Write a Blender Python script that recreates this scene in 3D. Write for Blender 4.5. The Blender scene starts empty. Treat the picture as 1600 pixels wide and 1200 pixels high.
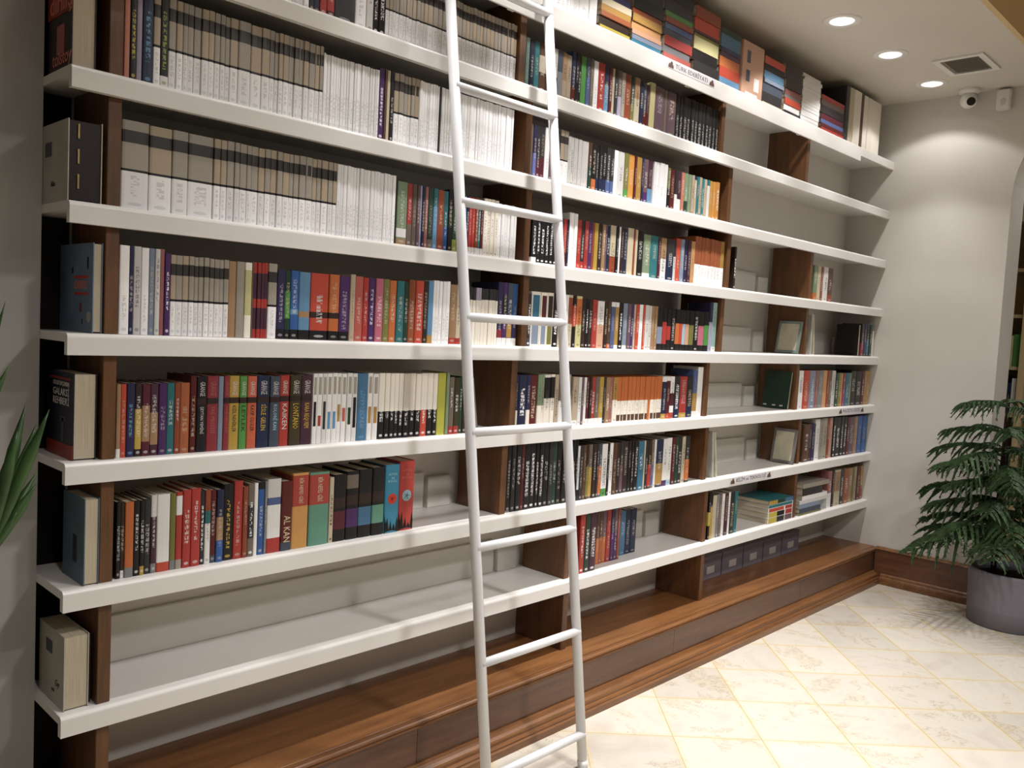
import bpy, bmesh, math, random
from mathutils import Vector, Matrix
random.seed(11)
S = bpy.context.scene
C = S.collection
PI = math.pi

# ------------------------------------------------------------------ camera, world, lamps, exposure
cd = bpy.data.cameras.new('camera'); cam = bpy.data.objects.new('camera', cd); C.objects.link(cam); S.camera = cam
cd.sensor_fit = 'HORIZONTAL'; cd.sensor_width = 36.0; cd.lens = 36.0*1336.82/1600.0; cd.clip_start = .02; cd.clip_end = 60
def cam_axes(yaw, pitch, roll):
    f = Vector((math.sin(yaw)*math.cos(pitch), math.cos(yaw)*math.cos(pitch), math.sin(pitch)))
    r = Vector((math.cos(yaw), -math.sin(yaw), 0)); u = r.cross(f)
    return math.cos(roll)*r+math.sin(roll)*u, -math.sin(roll)*r+math.cos(roll)*u, f
_r, _u, _f = cam_axes(.8030, -.0658, .0515)
cam.matrix_world = Matrix(((_r.x, _u.x, -_f.x, .2114), (_r.y, _u.y, -_f.y, -2.2142), (_r.z, _u.z, -_f.z, 1.5682), (0, 0, 0, 1)))

W = bpy.data.worlds.new('world'); S.world = W; W.use_nodes = True
W.node_tree.nodes['Background'].inputs[0].default_value = (1.0, .98, .96, 1); W.node_tree.nodes['Background'].inputs[1].default_value = .07
S.view_settings.view_transform = 'Standard'; S.view_settings.look = 'None'; S.view_settings.gamma = 1; S.view_settings.use_curve_mapping = False
S.view_settings.exposure = 0.38
try:
    S.cycles.max_bounces = 6; S.cycles.diffuse_bounces = 4; S.cycles.glossy_bounces = 3; S.cycles.sample_clamp_indirect = 4; S.cycles.use_denoising = True
except Exception: pass

CEIL = 3.154
def spot(loc, power, cone, blend, col=(1, .99, .995), rad=.03, aim=(0, 0, -1), name='downlight_beam'):
    l = bpy.data.lights.new(name, 'SPOT'); l.energy = power; l.spot_size = math.radians(cone); l.spot_blend = blend; l.color = col; l.shadow_soft_size = rad
    o = bpy.data.objects.new(name, l); C.objects.link(o); o.location = loc
    o.rotation_euler = Vector(aim).to_track_quat('-Z', 'Y').to_euler(); return o
LAMPS = [(1.24, 3), (1.87, 14), (2.49, 34), (3.12, 46), (3.74, 44), (4.378, 24), (5.005, 20), (5.662, 13)]   # x along the shelves, watts
for lx, lw in LAMPS:
    spot((lx, -.315, CEIL-.012), lw*(.27 if lx < 4.2 else .52), 116, .12)
    spot((lx, -.315, CEIL-.012), lw*2.6, 66, 1.0, aim=(0, -.03, -1))
for lx, ly, lw in ((.6, -2.5, 36), (2.5, -2.5, 120), (4.5, -2.5, 44), (.6, -3.7, 30), (2.5, -3.7, 100), (4.5, -3.7, 58)):  # unseen spots added as frontal fill for the shelf fronts and spines
    spot((lx, ly, 3.42), lw, 150, .6, rad=.13, name='room_fill_spot')
spot((6.38, -1.5, 3.2), 16, 150, .6, rad=.1, name='room_fill_spot')  # unseen spot added to brighten the space beyond the arch

# ------------------------------------------------------------------ helpers
def lin(h):
    v = [int(h[i:i+2], 16)/255 for i in (0, 2, 4)]
    return tuple((c/12.92 if c <= .04045 else ((c+.055)/1.055)**2.4) for c in v)
def box(bm, x0, x1, y0, y1, z0, z1, mi=0):
    vs = [bm.verts.new(p) for p in ((x0,y0,z0),(x1,y0,z0),(x1,y1,z0),(x0,y1,z0),(x0,y0,z1),(x1,y0,z1),(x1,y1,z1),(x0,y1,z1))]
    for q in ((0,3,2,1),(4,5,6,7),(0,1,5,4),(1,2,6,5),(2,3,7,6),(3,0,4,7)):
        f = bm.faces.new([vs[i] for i in q]); f.material_index = mi
    return vs
def mesh(name, bm, mats, bevel=0, smooth=False):
    if bevel: bmesh.ops.bevel(bm, geom=bm.edges[:], offset=bevel, segments=2, affect='EDGES', clamp_overlap=True)
    bmesh.ops.recalc_face_normals(bm, faces=bm.faces[:])
    if smooth:
        for f in bm.faces: f.smooth = True
    me = bpy.data.meshes.new(name); bm.to_mesh(me); bm.free()
    for m in (mats if isinstance(mats, (list, tuple)) else [mats]): me.materials.append(m)
    return me
def link(name, data, parent=None, loc=None, rot=None, scale=None):
    o = bpy.data.objects.new(name, data); C.objects.link(o)
    if parent is not None: o.parent = parent
    if loc is not None: o.location = loc
    if rot is not None: o.rotation_euler = rot
    if scale is not None: o.scale = scale
    return o
def bx(name, dims, mat, parent=None, bevel=0):
    bm = bmesh.new(); box(bm, *dims); return link(name, mesh(name, bm, mat, bevel), parent)
def tag(o, label, cat, group=None, kind=None):
    o['label'] = label; o['category'] = cat
    if group: o['group'] = group
    if kind: o['kind'] = kind
    return o
def struct(o): o['kind'] = 'structure'; return o
def empty(name, loc=(0, 0, 0)): return link(name, None, loc=loc)
def tube(bm, pts, rads, seg=10, cap=True):
    rings = []
    n = len(pts)
    for i, p in enumerate(pts):
        p = Vector(p); d = (Vector(pts[min(i+1, n-1)])-Vector(pts[max(i-1, 0)])).normalized()
        a = d.cross(Vector((0, 0, 1)) if abs(d.z) < .95 else Vector((1, 0, 0))).normalized(); b = d.cross(a)
        r = rads[i] if isinstance(rads, (list, tuple)) else rads
        rings.append([bm.verts.new(p+(a*math.cos(2*PI*k/seg)+b*math.sin(2*PI*k/seg))*r) for k in range(seg)])
    for i in range(n-1):
        for k in range(seg):
            f = bm.faces.new((rings[i][k], rings[i][(k+1) % seg], rings[i+1][(k+1) % seg], rings[i+1][k])); f.smooth = True
    if cap: bm.faces.new(rings[0][::-1]); bm.faces.new(rings[-1])
def lathe(bm, prof, seg=40, cx=0, cy=0):
    rings = [[bm.verts.new((cx+r*math.cos(2*PI*k/seg), cy+r*math.sin(2*PI*k/seg), z)) for k in range(seg)] for r, z in prof]
    for a, b in zip(rings, rings[1:]):
        for k in range(seg):
            f = bm.faces.new((a[k], a[(k+1) % seg], b[(k+1) % seg], b[k])); f.smooth = True
    return rings
def prism(bm, prof, x0, x1, axis='x'):
    """extrude a (depth, z) profile along x (or along y)"""
    def P(t, q): return (t, q[0], q[1]) if axis == 'x' else (q[0], t, q[1])
    a = [bm.verts.new(P(x0, q)) for q in prof]; b = [bm.verts.new(P(x1, q)) for q in prof]; n = len(prof)
    for i in range(n): bm.faces.new((a[i], a[(i+1) % n], b[(i+1) % n], b[i]))
    bm.faces.new(a[::-1]); bm.faces.new(b)

# ------------------------------------------------------------------ materials
class N:
    def __init__(s, name):
        s.m = bpy.data.materials.new(name); s.m.use_nodes = True; s.t = s.m.node_tree; s.b = s.t.nodes['Principled BSDF']
    def n(s, kind, **kw):
        x = s.t.nodes.new(kind)
        for k, v in kw.items(): setattr(x, k, v)
        return x
    def l(s, a, b): s.t.links.new(a, b)
    def math(s, op, a, b=None, c=None):
        x = s.n('ShaderNodeMath', operation=op)
        for i, v in enumerate((a, b, c)):
            if v is None: continue
            if isinstance(v, (int, float)): x.inputs[i].default_value = v
            else: s.l(v, x.inputs[i])
        return x.outputs[0]
    def mix(s, fac, a, b):
        x = s.n('ShaderNodeMix', data_type='RGBA')
        for i, v in ((0, fac), (6, a), (7, b)):
            if isinstance(v, (int, float)): x.inputs[i].default_value = v
            elif isinstance(v, tuple): x.inputs[i].default_value = (*v, 1) if len(v) == 3 else v
            else: s.l(v, x.inputs[i])
        return x.outputs[2]
    def noise(s, scale, vec=None, detail=3, rough=.5, sc3=None):
        x = s.n('ShaderNodeTexNoise'); x.inputs['Scale'].default_value = scale; x.inputs['Detail'].default_value = detail; x.inputs['Roughness'].default_value = rough
        if vec is None: vec = s.n('ShaderNodeNewGeometry').outputs['Position']
        if sc3:
            mp = s.n('ShaderNodeMapping'); mp.inputs['Scale'].default_value = sc3; s.l(vec, mp.inputs[0]); vec = mp.outputs[0]
        s.l(vec, x.inputs['Vector']); return x
    def ramp(s, fac, stops):
        r = s.n('ShaderNodeValToRGB'); e = r.color_ramp.elements
        while len(e) < len(stops): e.new(.5)
        for i, (p, c) in enumerate(stops): e[i].position = p; e[i].color = (*c, 1)
        s.l(fac, r.inputs[0]); return r.outputs[0]
    def col(s, c): s.l(c, s.b.inputs['Base Color'])
    def set(s, rough=.5, spec=.5, metal=0, coat=0):
        s.b.inputs['Roughness'].default_value = rough; s.b.inputs['Specular IOR Level'].default_value = spec; s.b.inputs['Metallic'].default_value = metal; s.b.inputs['Coat Weight'].default_value = coat
    def bump(s, h, strength=.2, dist=.002):
        x = s.n('ShaderNodeBump'); x.inputs['Strength'].default_value = strength; x.inputs['Distance'].default_value = dist
        s.l(h, x.inputs['Height']); s.l(x.outputs[0], s.b.inputs['Normal'])
def paint(name, hexc, rough=.5, var=.06, spec=.4, metal=0, nscale=3.0, bump=0):
    k = N(name); k.set(rough, spec, metal); c = lin(hexc)
    nz = k.noise(nscale)
    k.col(k.ramp(nz.outputs[0], [(.3, tuple(x*(1-var) for x in c)), (.7, tuple(min(1, x*(1+var)) for x in c))]))
    if bump: k.bump(k.noise(180, detail=2).outputs[0], bump, .001)
    return k.m
M = {}
M['wall'] = paint('wall_paint', 'c9c4bc', .75, .03, .25, bump=.12)
M['wall_left'] = paint('wall_left_paint', 'a5a29d', .75, .05, .25, bump=.12)
M['back'] = paint('back_panel_paint', 'd8d2c8', .6, .02, .3)
M['ceiling'] = paint('ceiling_paint', 'ccc6ba', .85, .02, .2)
M['soffit'] = paint('soffit_paint', 'cdb48a', .85, .05, .2)
M['shelf'] = paint('shelf_white', 'dedad5', .32, .015, .5)
M['ladder'] = paint('ladder_white', 'dcdbdc', .3, .01, .5)
M['upstand'] = paint('upstand_cream', 'dcd7cd', .5, .02)
M['joint'] = paint('joint_yellow', 'd9c48f', .5, .1)
M['end'] = paint('end_shade', '17100c', .6, .2, .2)  # near-black colour standing in for shade at the left shelf ends
M['pot'] = paint('pot_grey', '77747c', .6, .06, .3, nscale=8, bump=.1)
M['soil'] = paint('soil', '1d1510', .95, .3, .1, nscale=40)
M['bark'] = paint('bark', '2c2118', .9, .3, .1, nscale=30)
M['pages'] = None
M['black'] = paint('black_plastic', '0d0c0d', .3, .05)
M['white_plastic'] = paint('white_plastic', 'd9d6d0', .45, .02)
M['vent_dark'] = paint('vent_dark', '8a8075', .7, .05)
M['plaque'] = paint('plaque_white', 'd4d0d0', .35, .02)
M['ink'] = paint('ink_grey', '5c5a66', .6, .05)
M['emblem'] = paint('emblem_brown', '5a4038', .6, .3, nscale=90)
M['carton'] = paint('carton_grey', '7d7680', .7, .08)
M['chrome'] = paint('chrome_ring', 'c9c9c9', .2, .02, .5, 1.0)
M['gold'] = paint('gilt', 'b39a62', .35, .2, .5, .6, 30)
M['cream_wood'] = paint('cream_wood', 'bba67e', .5, .05)
for k_, h_ in dict(cover_navy='141628', cover_blue='6c8096', cover_teal='4d6270', cover_white='a9a499', cover_dark='1b1416', cover_red='86281a', cover_green='1c3327', frame_sage='77847c', frame_cream='b9b39c', frame_grey='6f6b6a', slip_brown='1e1210', book_dark='181012', lead='3c3f4c').items():
    M[k_] = paint(k_, h_, .4, .12, nscale=14)

k = N('page_block'); k.set(.8, .2)
wv = k.n('ShaderNodeTexNoise'); tc = k.n('ShaderNodeTexCoord'); mp = k.n('ShaderNodeMapping'); mp.inputs['Scale'].default_value = (26, .6, .6)
k.l(tc.outputs['Generated'], mp.inputs[0]); k.l(mp.outputs[0], wv.inputs['Vector']); wv.inputs['Scale'].default_value = 3
k.col(k.ramp(wv.outputs[0], [(.3, lin('a3957f')), (.7, lin('cdc1aa'))])); M['pages'] = k.m

def wood(name, dark, light, scale=(1.2, 14, 14), rough=.33):
    k = N(name); k.set(rough, .45, coat=.15); g = k.n('ShaderNodeNewGeometry').outputs['Position']
    n1 = k.noise(2.2, g, 6, .62, scale); n2 = k.noise(9, g, 4, .6, tuple(s*1.6 for s in scale))
    f = k.math('ADD', k.math('MULTIPLY', n1.outputs[0], .7), k.math('MULTIPLY', n2.outputs[0], .3))
    k.col(k.ramp(f, [(.32, lin(dark)), (.5, tuple((a+b)/2 for a, b in zip(lin(dark), lin(light)))), (.68, lin(light))]))
    k.bump(n2.outputs[0], .08, .0006); return k.m
M['wood'] = wood('plinth_wood', '5e3a21', '865a33')
M['wood_dark'] = wood('fascia_wood', '4f3122', '6e4a34')
M['divider'] = wood('divider_wood', '48301c', '744b2b', (14, 14, 1.2), .45)
M['baseboard'] = wood('baseboard_wood', '4c2f1e', '734931', (14, 1.2, 14))

# marble tiles: one material, tone of each tile from its own property
k = N('marble'); k.set(.16, .5)
g = k.n('ShaderNodeNewGeometry').outputs['Position']; at = k.n('ShaderNodeAttribute', attribute_type='OBJECT', attribute_name='tone')
off = k.n('ShaderNodeVectorMath', operation='MULTIPLY_ADD'); k.l(at.outputs['Vector'], off.inputs[0]); off.inputs[1].default_value = (37, 19, 5); k.l(g, off.inputs[2])
n1 = k.noise(3.2, off.outputs[0], 8, .62); n1.inputs['Distortion'].default_value = 1.4
n2 = k.noise(11, off.outputs[0], 6, .7); n2.inputs['Distortion'].default_value = 2.2
base = k.ramp(n1.outputs[0], [(.3, lin('c6bcae')), (.5, lin('d0c8bb')), (.72, lin('ccc0a8'))])
vein = k.math('SUBTRACT', 1, k.math('MULTIPLY', k.math('ABSOLUTE', k.math('SUBTRACT', n2.outputs[0], .53)), 26)); vein = k.math('MAXIMUM', vein, 0)
vein = k.math('MULTIPLY', vein, k.math('GREATER_THAN', n1.outputs[0], .56)); vein = k.math('MULTIPLY', vein, .45)
c1 = k.mix(vein, base, lin('8d7a6d'))
ob = k.n('ShaderNodeSeparateXYZ'); k.l(k.n('ShaderNodeTexCoord').outputs['Object'], ob.inputs[0])
ed = k.math('ADD', k.math('ABSOLUTE', ob.outputs[0]), k.math('ABSOLUTE', ob.outputs[1])); ed = k.math('ADD', ed, k.math('MULTIPLY', k.math('SUBTRACT', n2.outputs[0], .5), .03))
mr = k.n('ShaderNodeMapRange'); mr.inputs['From Min'].default_value = .222; mr.inputs['From Max'].default_value = .252; mr.inputs['To Max'].default_value = .5; k.l(ed, mr.inputs['Value'])
c1 = k.mix(mr.outputs[0], c1, lin('d8bf82'))
sx = k.n('ShaderNodeSeparateXYZ'); k.l(at.outputs['Vector'], sx.inputs[0])
hsv = k.n('ShaderNodeHueSaturation'); k.l(c1, hsv.inputs['Color']); k.l(k.math('ADD', .86, k.math('MULTIPLY', sx.outputs[0], .18)), hsv.inputs['Value']); k.col(hsv.outputs[0]); M['marble'] = k.m
M['grout'] = paint('grout', 'd3c6a6', .4, .05)

# book cover material: colours and printed bands come from each book's own properties
k = N('book_cover'); k.set(.38, .45)
uv = k.n('ShaderNodeUVMap'); uv.uv_map = 'UVMap'; s3 = k.n('ShaderNodeSeparateXYZ'); k.l(uv.outputs[0], s3.inputs[0]); U, V = s3.outputs[0], s3.outputs[1]
def A(nm):
    a = k.n('ShaderNodeAttribute', attribute_type='OBJECT', attribute_name=nm); return a
col = A('c0').outputs['Color']
for i in '1234':
    r = k.n('ShaderNodeSeparateXYZ'); k.l(A('r'+i).outputs['Vector'], r.inputs[0])
    m = k.math('MULTIPLY', k.math('COMPARE', V, r.outputs[0], r.outputs[1]), k.math('COMPARE', U, .5, r.outputs[2]))
    col = k.mix(m, col, A('c'+i).outputs['Color'])
# printed title: rows of small blocks read as lettering at this size
t = k.n('ShaderNodeSeparateXYZ'); k.l(A('tx').outputs['Vector'], t.inputs[0])      # centre, half length, letters per length
q = k.n('ShaderNodeSeparateXYZ'); k.l(A('ty').outputs['Vector'], q.inputs[0])      # half width in u, strength, seed
cell = k.n('ShaderNodeCombineXYZ'); k.l(k.math('FLOOR', k.math('MULTIPLY', U, 9)), cell.inputs[0]); k.l(k.math('FLOOR', k.math('MULTIPLY', V, t.outputs[2])), cell.inputs[1]); k.l(q.outputs[2], cell.inputs[2])
wn = k.n('ShaderNodeTexWhiteNoise', noise_dimensions='3D'); k.l(cell.outputs[0], wn.inputs['Vector'])
gap = k.math('GREATER_THAN', k.math('FRACT', k.math('MULTIPLY', V, k.math('MULTIPLY', t.outputs[2], .37))), .22)
tm = k.math('MULTIPLY', k.math('MULTIPLY', k.math('COMPARE', V, t.outputs[0], t.outputs[1]), k.math('COMPARE', U, .5, q.outputs[0])), k.math('MULTIPLY', k.math('GREATER_THAN', wn.outputs['Value'], .38), gap))
tcol = A('ct').outputs['Color']
col = k.mix(k.math('MULTIPLY', tm, q.outputs[1]), col, tcol)
# publisher's mark at the foot
du = k.math('MULTIPLY', k.math('SUBTRACT', U, .5), 1.0); dv = k.math('MULTIPLY', k.math('SUBTRACT', V, .055), 14)
lg = k.math('LESS_THAN', k.math('ADD', k.math('MULTIPLY', du, du), k.math('MULTIPLY', dv, dv)), .075)
col = k.mix(k.math('MULTIPLY', lg, k.math('MULTIPLY', q.outputs[1], .8)), col, tcol)
k.col(col); M['cover'] = k.m

# ------------------------------------------------------------------ the room
XR, YB, ZS = 6.0, .286, .5397
def zs(n): return ZS+(n-1)*.32
struct(bx('wall_back', (.9, 6.0, YB, YB+.12, 0, 3.5), M['back']))
struct(bx('wall_left', (-2.2, .95, .2, .42, 0, 3.5), M['wall_left']))
# right wall with an arched opening
bm = bmesh.new()
yc, hw, zsp, rise = -1.30, .59, 2.50, .62
arch = [(yc+hw*math.cos(a), zsp+rise*math.sin(a)) for a in [PI*i/24 for i in range(25)]]
outer = [(.42, 0), (.42, 3.5), (-4.5, 3.5), (-4.5, 0)]
prof = [(.42, 0), (.42, 3.5)] + [(-4.5, 3.5), (-4.5, 0), (yc-hw, 0)] + [p for p in arch[::-1]] + [(yc+hw, 0)]
prism(bm, [(p[0], p[1]) for p in prof], 6.0, 6.27)
struct(link('wall_right', mesh('wall_right', bm, M['wall'])))
struct(bx('wall_far', (7.35, 7.45, -4.5, .42, 0, 3.5), M['cream_wood']))
# ceiling: a low strip over the shelves with holes for the lamps, a step up and the high part
holes = [l for l, w in LAMPS]; hs = .062; yl = -.315
bm = bmesh.new()
box(bm, -2.2, 6.0, yl+hs, .42, CEIL, CEIL+.05); box(bm, -2.2, 6.0, -.903, yl-hs, CEIL, CEIL+.05)
xs = [-2.2]
for h in holes: xs += [h-hs, h+hs]
xs.append(6.0)
for a, b in zip(xs[::2], xs[1::2]): box(bm, a, b, yl-hs, yl+hs, CEIL, CEIL+.05)
struct(link('ceiling', mesh('ceiling', bm, M['ceiling'])))
struct(bx('ceiling_step', (-2.2, 6.0, -.93, -.903, CEIL, 3.5), M['soffit']))
struct(bx('ceiling_high', (-2.2, 7.4, -4.5, -.903, 3.5, 3.56), M['soffit']))
struct(bx('ceiling_beyond', (6.0, 7.4, -.903, .42, 3.3, 3.36), M['soffit']))

# floor: bed plus diagonal marble tiles laid one by one
fl = struct(bx('floor', (-2.2, 7.4, -4.5, .42, -.06, -.004), M['grout']))
bm = bmesh.new(); h = .25/math.sqrt(2)*math.sqrt(2)
L_ = .25-.0009
vs = [bm.verts.new((a, b, z)) for z in (-.004, 0) for a, b in ((L_, 0), (0, L_), (-L_, 0), (0, -L_))]
bm.faces.new(vs[4:]);
for i in range(4): bm.faces.new((vs[i], vs[(i+1) % 4], vs[4+(i+1) % 4], vs[4+i]))
tile_me = mesh('tile', bm, M['marble'])
n_t = 0; rest = bmesh.new()
for i in range(-14, 24):
    for j in range(-12, 24):
        s_, d_ = 2.35+.5*i, 3.25+.5*j          # x+y and x-y of the tile's centre
        x, y = (s_+d_)/2, (s_-d_)/2
        if not (1.6 < x < 7.2 and -2.35 < y < .12) and -2.0 < x < 7.2 and -4.4 < y < .12:
            vv = [rest.verts.new((x+a, y+b, 0)) for a, b in ((L_, 0), (0, L_), (-L_, 0), (0, -L_))]; rest.faces.new(vv)
        if 1.6 < x < 7.2 and -2.35 < y < .12 and n_t < 296:
            t_ = link('tile', tile_me, fl, (x, y, 0)); t_['tone'] = [random.random(), random.random(), random.random()]; n_t += 1

q_ = link('far_tiles', mesh('far_tiles', rest, M['marble']), fl); q_['kind'] = 'stuff'
# wooden plinth under the shelves (nothing of it is loose: plinth is one thing)
pl = empty('plinth', (.95, 0, 0)); tag(pl, 'long low wooden plinth with moulded edge under the bookshelves', 'plinth')
def pp(name, prof, x0, x1, mat):
    bm = bmesh.new(); prism(bm, prof, x0, x1); o = link(name, mesh(name, bm, mat)); o.parent = pl; o.matrix_parent_inverse = Matrix.Translation((-.95, 0, 0)); return o
pp('top_board', [(.2845, .205), (.2845, .2368), (-.066, .2368), (-.068, .2348), (-.068, .205)], .95, 6.0, M['wood'])
pp('nosing', [(-.0705, .205), (-.0705, .2345), (-.088, .2345), (-.0935, .231), (-.0962, .226), (-.0935, .2215), (-.088, .219), (-.0915, .2165), (-.0935, .2125), (-.0915, .2085), (-.084, .2055)], .95, 6.0, M['wood'])
for a, b in ((.95, 2.05), (2.052, 3.60), (3.602, 4.9), (4.902, 6.0)):
    pp('fascia_panel', [(.0, .03), (.0, .205), (-.080, .205), (-.080, .075), (-.080, .03)], a, b, M['wood_dark'])
pp('base_moulding', [(-.080, 0), (-.080, .082), (-.088, .080), (-.092, .073), (-.098, .066), (-.110, .060), (-.1135, .054), (-.1135, .043), (-.1215, .041), (-.1262, .036), (-.1262, .029), (-.1346, .026), (-.1346, 0)], .95, 6.0, M['wood'])
# skirting on the right wall
sk = empty('baseboard_right', (6.0, -.42, 0)); struct(sk)
for nm, pr, mt in (('board', [(6.0, 0), (6.0, .222), (5.978, .222), (5.978, 0)], 'baseboard'),
                   ('cap', [(6.0, .2222), (6.0, .242), (5.986, .242), (5.974, .236), (5.968, .228), (5.974, .2222)], 'wood'),
                   ('base_moulding', [(5.9778, 0), (5.9778, .07), (5.968, .062), (5.964, .05), (5.958, .044), (5.954, .034), (5.954, 0)], 'wood')):
    bm = bmesh.new(); prism(bm, pr, -.135 if nm == 'base_moulding' else -.09, -.71, 'y'); o = link(nm, mesh(nm, bm, M[mt])); o.parent = sk; o.matrix_parent_inverse = Matrix.Translation((-6.0, .42, 0))

# ------------------------------------------------------------------ shelves, dividers
SH = ['bottom', 'second from the bottom', 'third from the bottom', 'fourth from the bottom', 'fourth from the top', 'third from the top', 'second from the top', 'topmost']
def shelf_profile():
    r = .011; h = .0535
    p = [(YB-.0005, 0), (YB-.0005, -.022), (.020, -.022), (.020, -h), (0, -h)]
    p += [(r-r*math.cos(a), -r+r*math.sin(a)) for a in [PI/2*i/5 for i in range(6)]]
    return p
SHELF_ROOT = {}
for n in range(1, 9):
    z = zs(n); rt = empty('shelf', (.95, 0, z)); tag(rt, 'long white bookshelf board with rounded front lip, %s' % SH[n-1], 'shelf', 'white shelves of the wall bookcase')
    bm = bmesh.new(); prism(bm, shelf_profile(), 0, 5.0497); link('board', mesh('board', bm, M['shelf']), rt)
    SHELF_ROOT[n] = rt
DV = {7: (2.478, 3.886, 4.80), 6: (2.532, 3.99), 5: (2.552, 4.020, 4.945), 4: (2.562, 3.995, 4.935), 3: (2.522, 3.895, 4.872), 2: (2.492, 3.925, 4.95), 1: (2.895, 3.96, 4.95), 0: (2.90, 3.965)}
for n in range(1, 7):
    dv = (1.043,)+DV[n]+(6.04,)
    for a, b in zip(dv, dv[1:]):
        if b > 5.9 and n > 4: continue
        a -= .95; b -= .95
        if b-a < .5: continue
        bx('back_upstand', (a+.036, b-.165, .272, YB-.001, .0005, .138), M['upstand'], SHELF_ROOT[n], .0015)
        bx('back_upstand', (b-.150, b-.035 if b < 4.9 else b-.045, .262, YB-.001, .0005, .118), M['upstand'], SHELF_ROOT[n], .0015)
for n, xs_ in DV.items():
    z0 = (zs(n)+.0005) if n else .2373; z1 = zs(n+1)-.0225
    for i, x in enumerate((1.043,)+xs_):
        o = bx('divider', (0, .033, 0, .2375 if n else .2625, 0, z1-z0), M['divider'], None, .0012); o.location = (x, .022, z0)
        tag(o, 'dark brown wooden upright divider, %s upright between %s' % (('first', 'second', 'third', 'fourth')[i], ('plinth and bottom shelf' if n == 0 else ('the %s and %s shelves' % (('first', 'second', 'third', 'fourth', 'fifth', 'sixth', 'seventh', 'eighth')[8-n-1], ('first', 'second', 'third', 'fourth', 'fifth', 'sixth', 'seventh', 'eighth')[8-n])))), 'divider', 'dark wooden dividers between shelves')
for n in range(0, 8):
    z0 = (zs(n)+.0005) if n else .2373; z1 = zs(n+1)-.0225
    if n in (4,): pass
    o = bx('end_shade_sheet', (0, .0905, 0, .012, 0, z1-z0), M['end'], None, .0005); o.location = (.951, YB-.0125, z0)  # dark sheet added in place of the shade left of the first divider
    tag(o, 'near-black sheet standing in for shade at the shelf end behind the %s shelf gap' % (('plinth', 'lowest', 'seventh', 'sixth', 'fifth', 'fourth', 'third', 'second')[n]), 'panel', 'dark shade sheets beside the first dividers')
# ladder rail under the topmost shelf
rl = empty('ladder_rail', (.95, 0, 2.703)); tag(rl, 'long white flat ladder rail fixed under the topmost shelf', 'rail')
bx('bar', (0, 4.49, -.014, -.006, -.017, .017), M['shelf'], rl, .0015)
for x in (.35, 1.45, 2.6, 3.7, 4.3): bx('bracket', (x, x+.03, -.0058, .0195, -.008, .0225), M['shelf'], rl)

# ------------------------------------------------------------------ ladder
LX, LW, LB, LS, LE = 2.108, .4759, -.376, .1149, -.0217
def lp(s, z): return Vector((LX+s*LW+LE*z, LB+LS*z, z))
ld = empty('ladder', lp(.5, 0)); tag(ld, 'white tubular metal library ladder leaning against the bookshelves', 'ladder')
def lpart(name, f, parent=None):
    bm = bmesh.new(); f(bm); o = link(name, mesh(name, bm, M['ladder'])); o.parent = parent or ld
    o.matrix_parent_inverse = Matrix.Translation(-Vector(ld.location)) if parent is None else Matrix(); return o
for s in (0, 1):
    def f(bm, s=s): tube(bm, [lp(s, z) for z in (.004, .9, 1.8, 2.80)], .0175, 16)
    lpart('side_rail', f)
    def f2(bm, s=s):
        a = lp(s, 2.70); tube(bm, [a, a+Vector((0, .022, .035)), a+Vector((0, .034, .035)), a+Vector((0, .036, .018))], .006, 8)
    lpart('hook', f2)
    def f3(bm, s=s): tube(bm, [lp(s, .001), lp(s, .03)], .019, 14)
    lpart('foot', f3)
for i in range(8):
    z = .1242+.3675*i
    def f(bm, z=z): tube(bm, [lp(-.012, z)+Vector((0, -.004, 0)), lp(1.012, z)+Vector((0, -.004, 0))], .015, 14)
    lpart('rung', f)

# ------------------------------------------------------------------ ceiling fittings
k = N('lamp_glow'); k.b.inputs['Emission Color'].default_value = (1, .95, .88, 1); k.b.inputs['Emission Strength'].default_value = 60; M['glow'] = k.m
M['reflector'] = paint('reflector', 'd0d0d0', .25, .02, .5, .9)
def downlight(x, i):
    r = empty('downlight', (x, yl, CEIL)); 
    tag(r, 'round recessed ceiling spotlight, %s from the right-hand wall' % ('first', 'second', 'third', 'fourth', 'fifth', 'sixth', 'seventh', 'eighth')[i], 'ceiling light', 'recessed spotlights above the bookshelves')
    bm = bmesh.new(); lathe(bm, [(.058, .0), (.058, -.004), (.068, -.0055), (.088, -.005), (.0925, -.0005), (.0925, .0)], 40); link('trim_ring', mesh('trim_ring', bm, M['white_plastic']), r)
    bm = bmesh.new(); lathe(bm, [(.0575, -.003), (.0575, .004), (.046, .03), (.034, .052), (.026, .056)], 32); link('reflector', mesh('reflector', bm, M['reflector']), r)
    bm = bmesh.new(); rr = lathe(bm, [(.026, .040), (.026, .030), (.018, .023), (.004, .021)], 24); bm.faces.new(rr[-1]); link('bulb', mesh('bulb', bm, M['glow']), r)
for i, (x, w) in enumerate(LAMPS[::-1]): downlight(x, i)
v = empty('air_vent', (5.39, -.585, CEIL)); tag(v, 'square ceiling air vent with dark grille and pale frame', 'air vent')
bm = bmesh.new()
for a in ((-.165, .165, -.13, -.098), (-.165, .165, .098, .13), (-.165, -.133, -.098, .098), (.133, .165, -.098, .098)): box(bm, a[0], a[1], a[2], a[3], -.010, -.0005)
link('frame', mesh('frame', bm, M['white_plastic']), v)
bx('backing', (-.133, .133, -.098, .098, -.002, -.0006), M['vent_dark'], v)
bm = bmesh.new(); prism(bm, [(-.006, -.009), (-.004, -.009), (.005, -.0025), (.003, -.0025)], -.132, .132); sl = mesh('slat', bm, M['vent_dark'])
for i in range(15): link('slat', sl, v, (0, -.086+.012*i, 0))
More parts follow.
